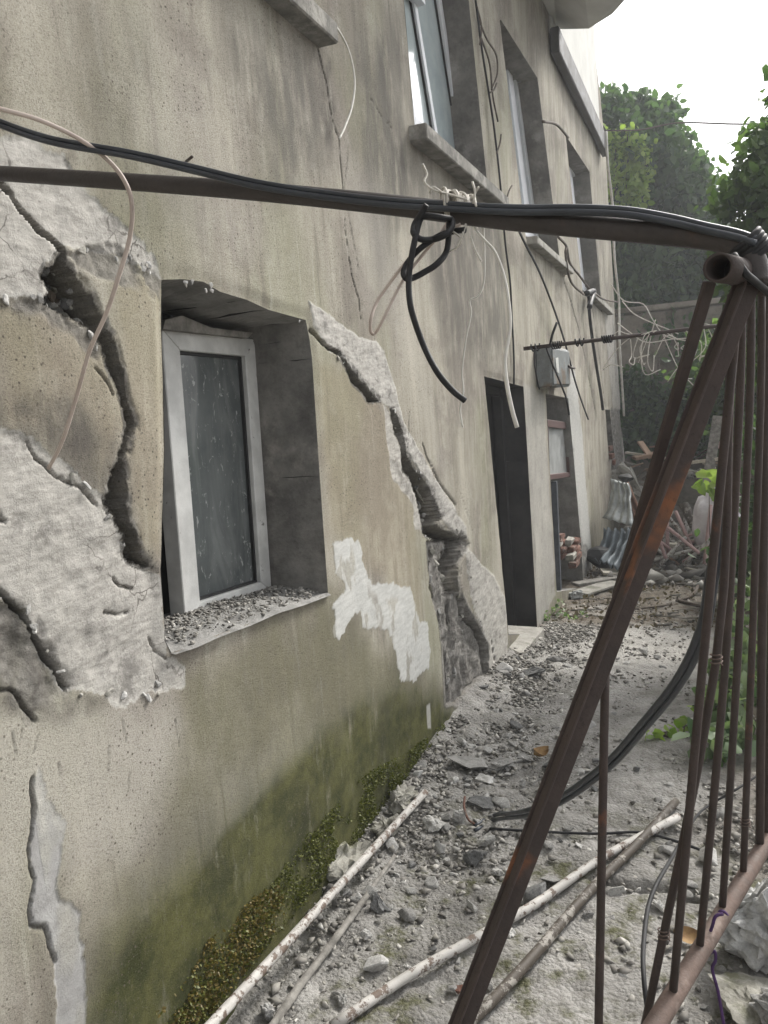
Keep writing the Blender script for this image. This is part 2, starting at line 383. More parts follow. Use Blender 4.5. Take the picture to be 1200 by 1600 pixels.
def tube(name, pts, r, mat, parent=None, sides=8, smooth=6, jit=0.0):
    v, f = tube_data(pts, r, sides, smooth, jit); return mesh(name, v, f, mat, parent, True)
def tubes(name, lst, mat, parent=None, sides=6, smooth=5):
    V = []; Fc = []
    for pts, r in lst:
        v, f = tube_data(pts, r, sides, smooth); o = len(V); V += v; Fc += [tuple(i + o for i in q) for q in f]
    return mesh(name, V, Fc, mat, parent, True)
def hollow(name, a, b, ro, ri, mat, parent=None, sides=20):
    a = np.array(a); b = np.array(b); t = (b - a) / np.linalg.norm(b - a); u = np.cross(t, [0, 0, 1.0]); u /= np.linalg.norm(u); w = np.cross(t, u)
    v = []
    for c, r in ((a, ri), (a, ro), (b, ro), (b, ri)):
        for k in range(sides):
            an = 2 * math.pi * k / sides; v.append(c + (u * math.cos(an) + w * math.sin(an)) * r)
    f = []
    for j in range(4):
        for k in range(sides):
            f.append((j * sides + k, j * sides + (k + 1) % sides, ((j + 1) % 4) * sides + (k + 1) % sides, ((j + 1) % 4) * sides + k))
    return mesh(name, v, f, mat, parent, True)
def box(name, lo, hi, mat, parent=None, bev=.004, seg=1, jit=0):
    bm = bmesh.new(); bmesh.ops.create_cube(bm, size=1)
    lo = Vector(lo); hi = Vector(hi)
    for v in bm.verts: v.co = Vector(((v.co[i] + .5) * (hi[i] - lo[i]) + lo[i] for i in range(3)))
    if bev: bmesh.ops.bevel(bm, geom=bm.edges[:], offset=bev, segments=seg, affect='EDGES')
    if jit:
        for v in bm.verts: v.co += Vector((random.uniform(-jit, jit) for _ in range(3)))
    me = bpy.data.meshes.new(name); bm.to_mesh(me); bm.free(); return link(name, me, mat, parent)
def prism(name, poly, axis_off, mat, parent=None, bev=0):      # a polygon of 3-D points given thickness
    n = len(poly); o = np.array(axis_off, float); v = [np.array(p, float) for p in poly] + [np.array(p, float) + o for p in poly]
    f = [tuple(range(n)), tuple(range(2 * n - 1, n - 1, -1))] + [(i, (i + 1) % n, (i + 1) % n + n, i + n) for i in range(n)]
    ob = mesh(name, v, f, mat, parent)
    if bev:
        bm = bmesh.new(); bm.from_mesh(ob.data); bmesh.ops.bevel(bm, geom=bm.edges[:], offset=bev, segments=1, affect='EDGES'); bm.to_mesh(ob.data); bm.free()
    return ob
def beam(name, a, b, w, d, mat, parent=None, side=None, bev=.0015):     # rectangular bar from a to b
    a = np.array(a, float); b = np.array(b, float); t = (b - a) / np.linalg.norm(b - a)
    s_ = np.array(side if side is not None else np.cross(t, [0, 0, 1.0]), float); s_ -= t * np.dot(s_, t); s_ /= np.linalg.norm(s_); q = np.cross(t, s_)
    poly = [a + s_ * w / 2 + q * d / 2, a - s_ * w / 2 + q * d / 2, a - s_ * w / 2 - q * d / 2, a + s_ * w / 2 - q * d / 2]
    return prism(name, poly, b - a, mat, parent, bev)
def hull_mesh(name, size, npt=14, flat=1.0, seed=0, bev=.06):
    r = random.Random(seed); bm = bmesh.new()
    for i in range(npt):
        p = Vector((r.gauss(0, 1), r.gauss(0, 1), r.gauss(0, 1))).normalized() * r.uniform(.75, 1.0)
        bm.verts.new((p.x * size[0] / 2, p.y * size[1] / 2, p.z * size[2] / 2 * flat))
    res = bmesh.ops.convex_hull(bm, input=bm.verts[:])
    bmesh.ops.delete(bm, geom=[g for g in res['geom_interior'] if isinstance(g, bmesh.types.BMVert)], context='VERTS')
    bmesh.ops.dissolve_limit(bm, angle_limit=R(12), verts=bm.verts[:], edges=bm.edges[:])
    if bev:
        bmesh.ops.bevel(bm, geom=bm.edges[:], offset=bev * min(size), segments=1, affect='EDGES')
        bmesh.ops.triangulate(bm, faces=bm.faces[:])
    me = bpy.data.meshes.new(name); bm.to_mesh(me); bm.free(); return me
def grid_noise_rock(name, size, mat, seed=0, sub=3, amp=.16, parent=None, freq=2.2):
    bm = bmesh.new(); me0 = hull_mesh(name, size, 12, 1, seed, 0); bm.from_mesh(me0)
    bmesh.ops.triangulate(bm, faces=bm.faces[:])
    bmesh.ops.subdivide_edges(bm, edges=bm.edges[:], cuts=sub * 2 - 1, use_grid_fill=True)
    from mathutils import noise as mn
    k = freq / max(size)
    for v in bm.verts:
        n = v.co.normalized()
        d = mn.fractal(v.co * k * 2.2 + Vector((seed * 3.1, 0, 0)), .8, 2.2, 5) * amp * min(size) * .6
        v.co += n * d
    me = bpy.data.meshes.new(name); bm.to_mesh(me); bm.free(); me.materials.clear()
    return link(name, me, mat, parent)

# ------------------------------------------------------------------ the ground
def zg(x, y):
    """height of the ground: level path, dipping a little further on, banked up on the garden side"""
    x = np.asarray(x, float); y = np.asarray(y, float)
    z = -.28 * sstep(4.3, 8.2, y)
    z = z + .22 * sstep(1.5, 2.4, x) * sstep(2.6, 4.5, y) + .25 * sstep(2.2, 5, x)
    z = z + .04 * np.exp(-np.clip(x, 0, 9) ** 2 / .05) * sstep(1.9, 2.6, y) * (1 - sstep(5, 6, y))
    return z
def cum(segs):
    out = [segs[0][0]]
    for a, b, d in segs:
        n = max(1, int(round((b - a) / d))); out += list(np.linspace(a, b, n + 1)[1:])
    return np.array(out)
gx = cum([(-54, -6, 8), (-6, -.12, .7), (-.12, 1.9, .014), (1.9, 4, .06), (4, 12, .8), (12, 57, 9)])
gy = cum([(-44, -4, 8), (-4, 1.3, .4), (1.3, 3.6, .014), (3.6, 6.6, .022), (6.6, 11, .05), (11, 20, .4), (20, 70, 10)])
GX, GY = np.meshgrid(gx, gy, indexing='ij')
GZ = zg(GX, GY)
near = (1 - sstep(4, 6, GX)) * sstep(-.3, 0, GX) * (1 - sstep(12, 15, GY))
rub = np.exp(-np.clip(GX, 0, 9) / .45)
GZ = GZ + near * ((fbm(GX * 3, GY * 3, 4, 3) - .5) * .05 + (fbm(GX * 14, GY * 14, 4, 5) - .5) * (.022 + .03 * rub) + (fbm(GX * 45, GY * 45, 2, 8) - .5) * .008)
# a broken edge in the slab at lower right
ed = [tuple(G(*p)[:2]) for p in ((930, 1372), (985, 1388), (1040, 1385), (1068, 1400), (1090, 1402))]
dd = seg_dist(GX, GY, ed, False)
GZ = GZ - .045 * sstep(.035, .008, dd + (fbm(GX * 20, GY * 20, 3, 2) - .5) * .04)
soil = np.clip(sstep(1.25, 1.6, GX + (fbm(GX * 2, GY * 2, 3, 9) - .5) * .5) * sstep(2, 3.5, GY) + .95 * sstep(6.0, 6.5, GY + (fbm(GX * 2.4, GY, 3, 4) - .5) * .6) + sstep(.02, -.1, GX), 0, 1)
pale = sstep(4.4, 5.0, GY) * (1 - sstep(6.0, 6.4, GY)) * sstep(.15, .5, GX) * (1 - sstep(1.2, 1.5, GX))
mossg = np.clip(.75 * (1 - sstep(2.6, 3.4, GY)) * sstep(.12, .3, GX) + .2, 0, 1)
def grid_mesh(name, X, Y, Z, mat, attrs=None, facemask=None):
    n, m = X.shape
    co = np.stack([X, Y, Z], -1).reshape(-1, 3)
    i, j = np.meshgrid(np.arange(n - 1), np.arange(m - 1), indexing='ij')
    q = np.stack([i * m + j, (i + 1) * m + j, (i + 1) * m + j + 1, i * m + j + 1], -1)
    q = q.reshape(-1, 4) if facemask is None else q[facemask]
    used = np.unique(q); remap = np.full(n * m, -1); remap[used] = np.arange(len(used)); q = remap[q]; co = co[used]
    me = bpy.data.meshes.new(name); me.vertices.add(len(co)); me.vertices.foreach_set('co', co.astype(np.float32).ravel())
    me.loops.add(q.size); me.loops.foreach_set('vertex_index', q.astype(np.int32).ravel())
    me.polygons.add(len(q)); me.polygons.foreach_set('loop_start', (np.arange(len(q)) * 4).astype(np.int32))
    me.polygons.foreach_set('use_smooth', np.ones(len(q), bool))
    me.update(calc_edges=True)
    for k, a in (attrs or {}).items():
        at = me.color_attributes.new(k, 'FLOAT_COLOR', 'POINT')
        at.data.foreach_set('color', np.stack([b.reshape(-1)[used] for b in a], -1).astype(np.float32).ravel())
    me.materials.append(mat)
    return link(name, me, None)
tag(grid_mesh('ground', GX, GY, GZ, M['ground'], {'zone': [soil, pale, np.zeros_like(GX), mossg]}), kind='structure')
def gz(x, y): return float(zg(x, y))
def gpt(px, py):                     # pixel to the point where it meets the ground
    z = 0.0
    for _ in range(12): p = G(px, py, z); z = gz(p[0], p[1])
    return G(px, py, z)

# ------------------------------------------------------------------ the house wall
house = tag(empty('house', (0, 0, 0)), 'cracked old house with stained beige render, moss at its foot and broken plaster', 'house')
def px(*pts): return [sz(*p) for p in pts]
def z5(*pts): return [sz(400 + a / 3, 533 + b / 3) for a, b in pts]
def z4(*pts): return [sz(a / 3, 533 + b / 3) for a, b in pts]
def z1(*pts): return [sz(a / 3, b / 3) for a, b in pts]
def z7(*pts): return [sz(a / 3, 1067 + b / 3) for a, b in pts]
HOLE = {
 'low': px((253, 437), (285, 436), (318, 440), (345, 456), (385, 468), (420, 484), (478, 500), (484, 530), (488, 560), (500, 745), (513, 928), (470, 944), (430, 956), (385, 976), (340, 992), (300, 1010), (268, 1020), (258, 1000), (255, 940), (252, 890), (258, 700), (253, 520)),
 'up1': [(3.79, 3.085), (5.14, 3.09), (4.9, 4.17), (4.84, 4.62), (3.68, 4.62), (3.74, 3.7)],
 'up2': px((781, 28), (840, 122), (876, 415), (822, 372)),
 'up3': px((884, 211), (921, 268), (941, 488), (911, 459)),
 'door': px((757, 588), (818, 604), (825, 720), (840, 990), (795, 992)),
 'util': px((853, 615), (888, 622), (897, 720), (908, 850), (912, 918), (870, 925)),
 'slot': px((946, 640), (953, 640), (960, 715), (952, 720)),
}
ws = cum([(-3, .8, .2), (.8, 2.75, .0042), (2.75, 3.7, .0075), (3.7, 6.6, .02), (6.6, 13.2, .045)])
wz = cum([(-.7, -.1, .1), (-.1, 2.45, .0048), (2.45, 3.25, .008), (3.25, 6.7, .03)])
SS, ZZ = np.meshgrid(ws, wz, indexing='ij')
send = np.interp(ZZ, [-.7, .5, 1.45, 4.5, 5.1, 6.25, 6.7], [13.3, 13.05, 12.62, 11.75, 11.54, 10.6, 10.3])
SS = np.where(SS > 8, 8 + (SS - 8) * (send - 8) / 5.2, SS)
n1, n2, n3 = fbm(SS * 9, ZZ * 9, 4, 1), fbm(SS * 30, ZZ * 30, 4, 2), fbm(SS * 3, ZZ * 3, 4, 3)
rough = n1 - .5
H = (fbm(SS * .9, ZZ * .9, 3, 11) - .5) * .03 + (fbm(SS * 5, ZZ * 5, 3, 12) - .5) * .008
zero = np.zeros_like(H)
lr, wp, rs, ck, mo, soot, oc, st = [zero.copy() for _ in range(8)]
def region(pts, pad=.12):
    a = np.array(pts); return (SS > a[:, 0].min() - pad) & (SS < a[:, 0].max() + pad) & (ZZ > a[:, 1].min() - pad) & (ZZ < a[:, 1].max() + pad)
def soft(pts, w=.004, rag=.02, pad=.12, seed=0, fr=1.0, inset=0.0):      # 1 inside the outline, ragged edge
    k = region(pts, pad); out = zero.copy(); s, z = SS[k], ZZ[k]
    d = sdf(s, z, pts) + (fbm(s * 16 * fr, z * 16 * fr, 4, 40 + seed) - .5) * rag * 2
    d += inset
    if w < .01: d += np.clip(1.5 - .7 * (s - 1.4), .12, 1) * ((np.abs(fbm(s * 45, z * 45, 3, 140 + seed) - .5) - .1) * .022 + (fbm(s * 110, z * 110, 2, 141 + seed) - .5) * .006)
    out[k] = sstep(w, -w, d); return out
def line(pts, wd, w=.003, rag=.006, seed=0):
    k = region(pts, .06); out = zero.copy(); s, z = SS[k], ZZ[k]
    o = (fbm(s * 40, z * 40, 3, 60 + seed) - .5) * rag * 2
    d = seg_dist(s + o, z + (fbm(s * 40, z * 40, 3, 90 + seed) - .5) * rag * 2, pts, False) - wd * (.55 + .9 * fbm(s * 7, z * 7, 2, 70 + seed))
    out[k] = sstep(w, -w, d); return out

# mortar repairs (upper left, left, along the right-hand crack)
A1 = soft(px((-60, 190), (0, 215), (50, 222), (100, 250), (128, 300), (170, 330), (205, 360), (235, 400), (255, 440), (225, 425), (195, 400), (150, 388), (105, 392), (85, 395), (70, 415), (73, 470), (40, 462), (0, 470), (-60, 470)), .006, .02, seed=1)
A2 = soft(px((-60, 670), (0, 672), (55, 690), (110, 735), (158, 775), (175, 810), (198, 870), (225, 885), (252, 895), (254, 970), (262, 1025), (292, 1045), (292, 1070), (235, 1085), (200, 1100), (150, 1078), (112, 1076), (75, 1012), (42, 955), (0, 925), (-60, 900)), .006, .02, seed=2)
A3 = soft(z5((240, -190), (300, -150), (480, -20), (560, 0), (600, 50), (650, 230), (690, 380), (840, 650), (985, 870), (995, 930), (960, 930), (865, 830), (790, 650), (705, 520), (640, 320), (610, 290), (575, 285), (430, 110), (390, 60), (345, 50), (270, -60)), .005, .012, seed=3)
A4 = soft(z5((600, 300), (625, 330), (650, 430), (690, 560), (745, 680), (770, 800), (780, 900), (745, 880), (735, 760), (690, 700), (640, 650), (610, 470)), .006, .014, seed=4)
A5 = soft(z5((970, 940), (1050, 1040), (1120, 1110), (1175, 1240), (1180, 1640), (1095, 1640), (1080, 1430), (1010, 1220), (985, 1000)), .006, .014, seed=5)
A6 = soft(px((818, 600), (850, 612), (868, 930), (862, 940), (840, 985), (824, 700)), .02, .03, seed=6) * .4
A7 = soft(px((882, 560), (898, 580), (912, 690), (918, 800), (925, 900), (905, 918), (893, 700)), .03, .05, seed=7) * .85
A8 = soft(px((958, 480), (945, 490), (958, 640), (965, 780), (978, 740), (972, 640), (965, 560)), .03, .08, seed=8) * .8
lr = np.maximum.reduce([lr, A1 * .95, A2 * .95, A3, A4 * .9, A5 * .9, A6, A7, A8])
tro = (fbm(SS * 11 + ZZ * 6, ZZ * 22 - SS * 8, 5, 21) - .5)
H += (A1 + A2) * (-.003 + tro * .009 + (n2 - .5) * .006) + (A3 + A5) * (.004 + tro * .012) + A4 * tro * .012
# white primer patch
B1 = soft(z5((360, 950), (430, 918), (490, 955), (500, 1050), (540, 1140), (590, 1135), (720, 1150), (750, 1250), (765, 1320), (800, 1320), (815, 1450), (810, 1530), (740, 1590), (680, 1600), (660, 1480), (620, 1350), (500, 1340), (490, 1270), (460, 1265), (430, 1330), (385, 1415), (355, 1380), (365, 1290), (345, 1220), (410, 1190), (415, 1130), (370, 1090)), .003, .02, seed=9, fr=2.2)
B2 = soft(px((667, 1102), (673, 1100), (676, 1140), (670, 1138)), .006, .008, seed=10) * .6
B1 = B1 * (1 - .6 * sstep(.6, .68, fbm(SS * 22, ZZ * 9, 4, 93)) * sstep(.01, .06, seg_dist(SS, ZZ, z5((450, 920), (540, 1140), (760, 1200), (800, 1500)), False)))
wp = np.maximum.reduce([wp, B1, B2, A7 * .9, A6 * .6]); H += B1 * .003
# bare strip, lower left
C1 = soft(z7((165, 460), (195, 400), (225, 480), (230, 560), (310, 650), (290, 830), (270, 900), (275, 1000), (385, 1080), (360, 1160), (400, 1230), (395, 1640), (265, 1640), (260, 1300), (215, 1145), (150, 1140), (140, 1080), (160, 930), (140, 780), (165, 650)), .004, .008, seed=11)
C1s = C1 * sstep(.2, .55, fbm(SS * 14, ZZ * 8, 4, 91) + .25 * (SS < sz(55, 1400)[0] + .03)); st = np.maximum(st, C1s); H += C1 * (-.002 + tro * .005)
# bare masonry under the fallen render
R1 = soft(z5((800, 940), (920, 930), (930, 1180), (965, 1190), (1035, 1330), (1085, 1440), (1090, 1700), (900, 1700), (880, 1400), (830, 1180), (810, 1050)), .006, .02, seed=12)
R2 = soft(px((690, 880), (720, 830), (735, 850), (720, 880), (712, 905)), .006, .012, seed=13)
R3 = soft(px((35, 470), (75, 470), (140, 510), (150, 560), (60, 490), (0, 480)), .01, .03, seed=14) * .7
R4 = soft(px((-40, 930), (0, 930), (45, 965), (75, 1020), (110, 1080), (60, 1110), (0, 1060), (-40, 1060)), .02, .05, seed=15) * .75
R5 = soft(px((955, 640), (972, 640), (974, 740), (956, 735)), .02, .06, seed=16)
R6 = soft(px((885, 850), (915, 850), (925, 905), (893, 915)), .02, .05, seed=17) * .8
R7 = soft(px((85, 392), (150, 390), (200, 402), (252, 440), (252, 470), (215, 440), (160, 440), (125, 420)), .01, .035, seed=18) * .7
R1w = R1.copy()
for k in (-2, -1, 1, 2): R1w = np.maximum(R1w, np.roll(R1, k, 0) * .9)
rs = np.maximum.reduce([R1w, R2, R3, R4, R5, R6, R7])
H += R1 * (-.035 + (fbm(SS * 14, ZZ * 5, 5, 31) - .5) * .075 + (n2 - .5) * .02) + (R2 + R3 + R4 + R5 + R6 + R7) * (-.014 + rough * .05 + (n2 - .5) * .02)
# soft bulge of the loose plaster slab between the left crack and the window
SL = soft(px((108, 392), (250, 440), (252, 880), (205, 870), (168, 790), (210, 665), (165, 545)), .03, .0, seed=19); H += SL * .012
# cracks
deep = np.maximum.reduce([
    soft(z1((283, 1165), (312, 1172), (322, 1240), (362, 1310), (405, 1370), (480, 1515), (522, 1600), (545, 1690), (577, 1800), (600, 1900), (634, 1985), (600, 2060), (578, 2170), (585, 2350), (592, 2430), (640, 2500), (660, 2610), (705, 2645), (760, 2665), (775, 2695), (690, 2660), (590, 2618), (560, 2490), (489, 2360), (510, 2260), (555, 2120), (597, 2000), (570, 1900), (510, 1750), (462, 1610), (415, 1540), (300, 1478), (205, 1425), (228, 1350), (190, 1278), (258, 1240), (263, 1190)), .0035, .009, seed=20, fr=1.2, inset=.0075),
    soft(z5((385, 55), (400, 62), (432, 108), (512, 212), (580, 285), (530, 292), (500, 237), (446, 192), (430, 132)), .003, .006, seed=21, fr=1.2, inset=.003),
    soft(z5((628, 312), (652, 328), (668, 380), (690, 425), (702, 520), (742, 600), (792, 658), (832, 740), (868, 830), (846, 860), (872, 880), (985, 925), (972, 960), (962, 1000), (946, 1130), (957, 1185), (920, 1182), (914, 1080), (920, 935), (850, 942), (785, 905), (768, 800), (748, 715), (728, 660), (684, 600), (680, 500), (650, 430)), .003, .008, seed=22, fr=1.2, inset=.006),
])
thin = np.maximum.reduce([
    line(z1((0, 842), (40, 900), (100, 985), (160, 1050), (215, 1105), (290, 1168)), .005, .002, seed=1),
    line(px((0, 922), (40, 958), (58, 990), (78, 1020), (98, 1048), (112, 1076)), .0045, .002, seed=2),
    line(z5((800, 945), (822, 1050), (815, 1150), (850, 1280), (890, 1400), (905, 1500), (912, 1660)), .012, seed=3),
    line(z5((965, 1180), (985, 1280), (1040, 1340), (1085, 1440), (1085, 1640)), .009, seed=4),
    line(z5((925, 1210), (935, 1330)), .006, seed=5),
    line(z5((1100, 1400), (1120, 1520), (1140, 1640)), .006, seed=6),
    line(z5((255, -50), (300, 0), (350, 40), (395, 62)), .007, seed=7),
    line(z4((775, 1085), (790, 1050), (800, 1000)), .005, seed=8)])
hair = np.maximum.reduce([
    line([sz(400 + a / 3, b / 3) for a, b in ((295, 225), (312, 300), (330, 370), (345, 470), (360, 560), (390, 650), (405, 850), (420, 1100), (450, 1300), (480, 1400), (492, 1500))], .0022, .0025, .006, 9),
    line(z4((0, 810), (35, 845)), .003, seed=10), line(z4((130, 480), (170, 550), (220, 598), (270, 640), (380, 690), (460, 770)), .0025, .003, seed=11),
    line(z5((780, 480), (800, 545), (860, 670), (935, 765)), .006, seed=12), line(z4((440, 120), (500, 190), (530, 250)), .002, .003, .003, 13),
    line(px((880, 430), (905, 520), (930, 640)), .012, .01, .02, 14), line(px((925, 480), (945, 620), (956, 715)), .02, .012, .03, 15),
    line(z7((0, 30), (90, 50), (140, 130), (185, 180)), .0025, .003, seed=16), line(z7((165, 460), (170, 570), (160, 660), (140, 780), (160, 930), (138, 1080), (150, 1145), (215, 1150), (262, 1310)), .004, .003, seed=17),
    line(z4((540, 1110), (575, 1150), (630, 1158)), .0022, .003, .004, 18), line(z4((500, 1270), (560, 1280), (610, 1270)), .0022, .003, .004, 19), line(z4((710, 1390), (735, 1450), (790, 1490)), .0025, .003, .004, 20),
    line(px((905, 890), (900, 780), (896, 700)), .02, .012, .03, 21)] + [line(z7(*q), .0009, .003, .004, 22 + i) * .45 for i, q in enumerate((((128, 170), (118, 240), (108, 290)), ((585, 180), (605, 275)), ((522, 300), (516, 420)), ((615, 425), (605, 560)), ((832, 170), (840, 240), (852, 300)), ((70, 230), (85, 330)), ((190, 250), (170, 330)), ((290, 380), (292, 440)), ((1000, 1040), (1030, 1160), (1045, 1320))))] + [line(px(*q), .002, .004, .006, 33 + i) * .5 for i, q in enumerate((((575, 150), (600, 185), (612, 200)), ((545, 230), (538, 300), (560, 420)), ((460, 820), (470, 900), (468, 930)), ((740, 830), (720, 770)), ((640, 640), (635, 700), (650, 760))))] + [zero])
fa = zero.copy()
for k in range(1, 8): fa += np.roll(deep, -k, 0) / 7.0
dk = -.03 - .16 * fa + (n2 - .5) * .008 + rough * .035
deepw = deep.copy()
for sh in ((1, 0), (-1, 0), (0, 1), (0, -1), (1, 1), (-1, -1), (1, -1), (-1, 1)): deepw = np.maximum(deepw, np.roll(deep, sh, (0, 1)))
H = H * (1 - deep) + dk * deep
fresh = np.maximum.reduce([4 * A * (1 - A) for A in (A1, A2, A3, A5, C1 * .5)])
wp = np.maximum(wp, fresh * .45 * (1 - deep))
rim = np.zeros_like(deep)
for k in range(-3, 4):
    for l in (-2, 0, 2): rim = np.maximum(rim, np.roll(deep, (k, l), (0, 1)))
rim = rim * (1 - deep); H -= rim * (fbm(SS * 60, ZZ * 60, 3, 7) ** 2) * .012; rs = np.maximum(rs, rim * sstep(.4, .6, fbm(SS * 25, ZZ * 25, 3, 71)) * .8)
H -= thin * .045 + hair * .012
hair, hair_f = hair, zero
ck = np.maximum.reduce([sstep(.02, .3, deepw) * np.clip(.55 + 1.3 * fa, 0, 1), thin, hair * .7])  # crack colour darkens with depth: shade of the recess painted in
# dents and flakes
fl = soft(z5((-10, -10), (0, 0), (0, -10))) * 0
# moss, soot, ochre
mo = soft(px((300, 1068), (400, 1000), (515, 945), (640, 1060), (710, 1110), (700, 1160), (560, 1340), (320, 1640), (100, 1640), (160, 1470), (230, 1300), (250, 1200)), .16, .1, .4, 30, .3)
mo = np.maximum(mo * .8, soft(px((360, 1240), (470, 1130), (560, 1060), (690, 1100), (705, 1150), (600, 1270), (420, 1480), (300, 1640), (180, 1640), (230, 1480)), .12, .08, .3, 41, .4))
mo = np.clip(mo * (.62 + 1.0 * sstep(.75, .1, ZZ)) + .55 * sstep(.7, .1, ZZ) * (SS < 3.4) * sstep(.8, 1.5, SS), 0, 1)
mo = np.maximum(mo, .28 * sstep(.35, .0, ZZ)) * (1 - wp) * (1 - np.clip(R1, 0, 1))
mo = np.maximum(mo, .3 * soft(px((380, 480), (260, 430), (255, 330), (120, 240), (170, 420)), .1, .05, .3, 33) )
soot = np.clip(soft(px((20, 690), (110, 640), (170, 700), (165, 770), (110, 735), (50, 690)), .05, .06, .2, 31, .6) * .8 + soft(px((560, 60), (600, 60), (640, 300), (590, 480), (560, 300)), .12, .08, .4, 32, .4) * .9
    + soft(px((640, 0), (640, 240), (780, 330), (800, 580), (700, 560), (640, 330), (590, 0)), .2, .1, .4, 35, .3) * .8 + soft(px((340, 30), (500, 80), (520, 240), (430, 300), (380, 160)), .14, .1, .4, 36, .4) * .85 + soft(px((130, 20), (250, 20), (240, 200), (330, 330), (250, 330), (150, 180)), .14, .1, .4, 43, .4) * .5 + soft(px((780, 30), (880, 60), (960, 300), (985, 700), (900, 480)), .3, .1, .4, 44, .2) * .35 + sstep(.45, .05, ZZ) * (SS > 3.4) * .4 + soft(px((150, 1500), (260, 1400), (420, 1330), (620, 1180), (690, 1130), (705, 1155), (420, 1480), (330, 1640), (140, 1640)), .1, .06, .3, 42, .5) * .75, 0, 1)
oc = np.clip(soft(px((0, 480), (150, 510), (195, 640), (160, 760), (50, 690), (0, 660)), .04, .04, .2, 34, .5) * .35 + soft(px((170, 440), (252, 445), (255, 870), (215, 850), (195, 640)), .03, .03, .2, 37, .5) * .4 + soft(z5((270, 60), (420, 130), (620, 330), (740, 800), (780, 1300), (600, 1130), (340, 900)), .06, .05, .2, 38, .5) * .4, 0, 1)
lt = np.clip(soft(px((20, 1110), (120, 1090), (270, 1110), (310, 1200), (200, 1330), (60, 1360), (0, 1560), (-40, 1640), (-60, 1150)), .12, .08, .3, 50, .4) * .9 + soft(px((240, 60), (330, 100), (360, 260), (430, 420), (300, 410), (240, 300)), .12, .1, .3, 51, .4) * .35 + soft(px((540, 250), (600, 300), (640, 500), (700, 760), (640, 560), (560, 450)), .12, .08, .3, 52, .4) * .5, 0, 1)
gn = np.clip(soft(px((-40, 60), (160, 100), (250, 300), (330, 470), (240, 420), (120, 230), (-40, 160)), .15, .1, .4, 53, .4) * .5 + soft(px((300, 1060), (515, 935), (700, 1090), (600, 1100), (400, 1180), (260, 1300)), .1, .08, .3, 54, .4) * .8, 0, 1)
dkm = np.clip(soft(px((-40, 640), (60, 600), (130, 660), (165, 760), (120, 745), (60, 690), (-40, 670)), .05, .06, .2, 55, .6) * .85 + soft(px((-40, 930), (30, 950), (110, 1080), (180, 1090), (120, 1130), (40, 1120), (-40, 1080)), .04, .05, .2, 56, .6) * .8
    + soft(px((20, 410), (70, 420), (75, 470), (30, 500), (-20, 460)), .02, .03, .1, 57) * .8 + soft(px((60, 230), (110, 250), (115, 290), (75, 280)), .02, .03, .1, 58) * .8 + soft(px((490, 80), (520, 90), (530, 200), (510, 220)), .04, .04, .2, 59) * .6, 0, 1)
# openings
n, m = SS.shape
sc_, zc_ = (SS[:-1, :-1] + SS[1:, 1:]) / 2, (ZZ[:-1, :-1] + ZZ[1:, 1:]) / 2
kill = np.zeros(sc_.shape, bool); SS2, ZZ2 = SS.copy(), ZZ.copy(); edgew = zero.copy()
for nm, poly in HOLE.items():
    a = np.array(poly); k = (sc_ > a[:, 0].min()) & (sc_ < a[:, 0].max()) & (zc_ > a[:, 1].min()) & (zc_ < a[:, 1].max())
    kk = np.zeros_like(kill); kk[k] = inside(sc_[k], zc_[k], poly); kill |= kk
    touch = np.zeros((n, m), int)
    for di in (0, 1):
        for dj in (0, 1): touch[di:n - 1 + di, dj:m - 1 + dj] += kk
    bi = np.argwhere((touch > 0) & (touch < 4))
    x, y = SS[bi[:, 0], bi[:, 1]], ZZ[bi[:, 0], bi[:, 1]]; best = np.full(len(x), 1e9); bx_, by_ = x.copy(), y.copy()
    for i in range(len(poly)):
        (ax, ay), (bx, by) = poly[i], poly[(i + 1) % len(poly)]; ex, ey = bx - ax, by - ay
        t = np.clip(((x - ax) * ex + (y - ay) * ey) / (ex * ex + ey * ey + 1e-12), 0, 1); qx, qy = ax + t * ex, ay + t * ey
        dd = (x - qx) ** 2 + (y - qy) ** 2; u = dd < best; best[u] = dd[u]; bx_[u] = qx[u]; by_[u] = qy[u]
    SS2[bi[:, 0], bi[:, 1]] = bx_; ZZ2[bi[:, 0], bi[:, 1]] = by_
    rg = region(poly, .1); d = seg_dist(SS[rg], ZZ[rg], poly, True); w = zero.copy(); w[rg] = sstep(.05, 0, d); edgew = np.maximum(edgew, w)
H = H * (1 - edgew * (1 - .7 * deep)) - edgew * .004 * n1
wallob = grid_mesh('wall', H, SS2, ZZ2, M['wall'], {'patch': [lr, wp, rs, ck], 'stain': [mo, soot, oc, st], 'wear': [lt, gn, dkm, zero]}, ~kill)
wallob.parent = house
hm = np.stack([H[:-1, :-1], H[1:, :-1], H[1:, 1:], H[:-1, 1:]]); wallob.data.polygons.foreach_set('use_smooth', ((hm.max(0) - hm.min(0)) < .004)[~kill])
def reveal(name, poly, depth, mat, skip=(), jit=.004, step=.04):
    v = []; f = []
    for i in range(len(poly)):
        if i in skip: continue
        a, b = np.array(poly[i]), np.array(poly[(i + 1) % len(poly)]); k = max(1, int(np.linalg.norm(b - a) / step)); q = 5
        base = len(v)
        for t in range(k + 1):
            p = a + (b - a) * t / k
            for j in range(q + 1):
                jj = jit * (0 < j < q); v.append((-.001 - depth * j / q, p[0] + random.uniform(-jj, jj), p[1] + random.uniform(-jj, jj)))
        for t in range(k):
            for j in range(q):
                c = base + t * (q + 1) + j; f.append((c, c + 1, c + q + 2, c + q + 1))
    o = mesh(name, v, f, mat, house); return o
LOWD = .235
low = HOLE['low']
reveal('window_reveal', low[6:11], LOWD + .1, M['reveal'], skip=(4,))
reveal('window_soffit', low[:7], LOWD + .1, M['soffit'], skip=(6,), jit=.006, step=.02)
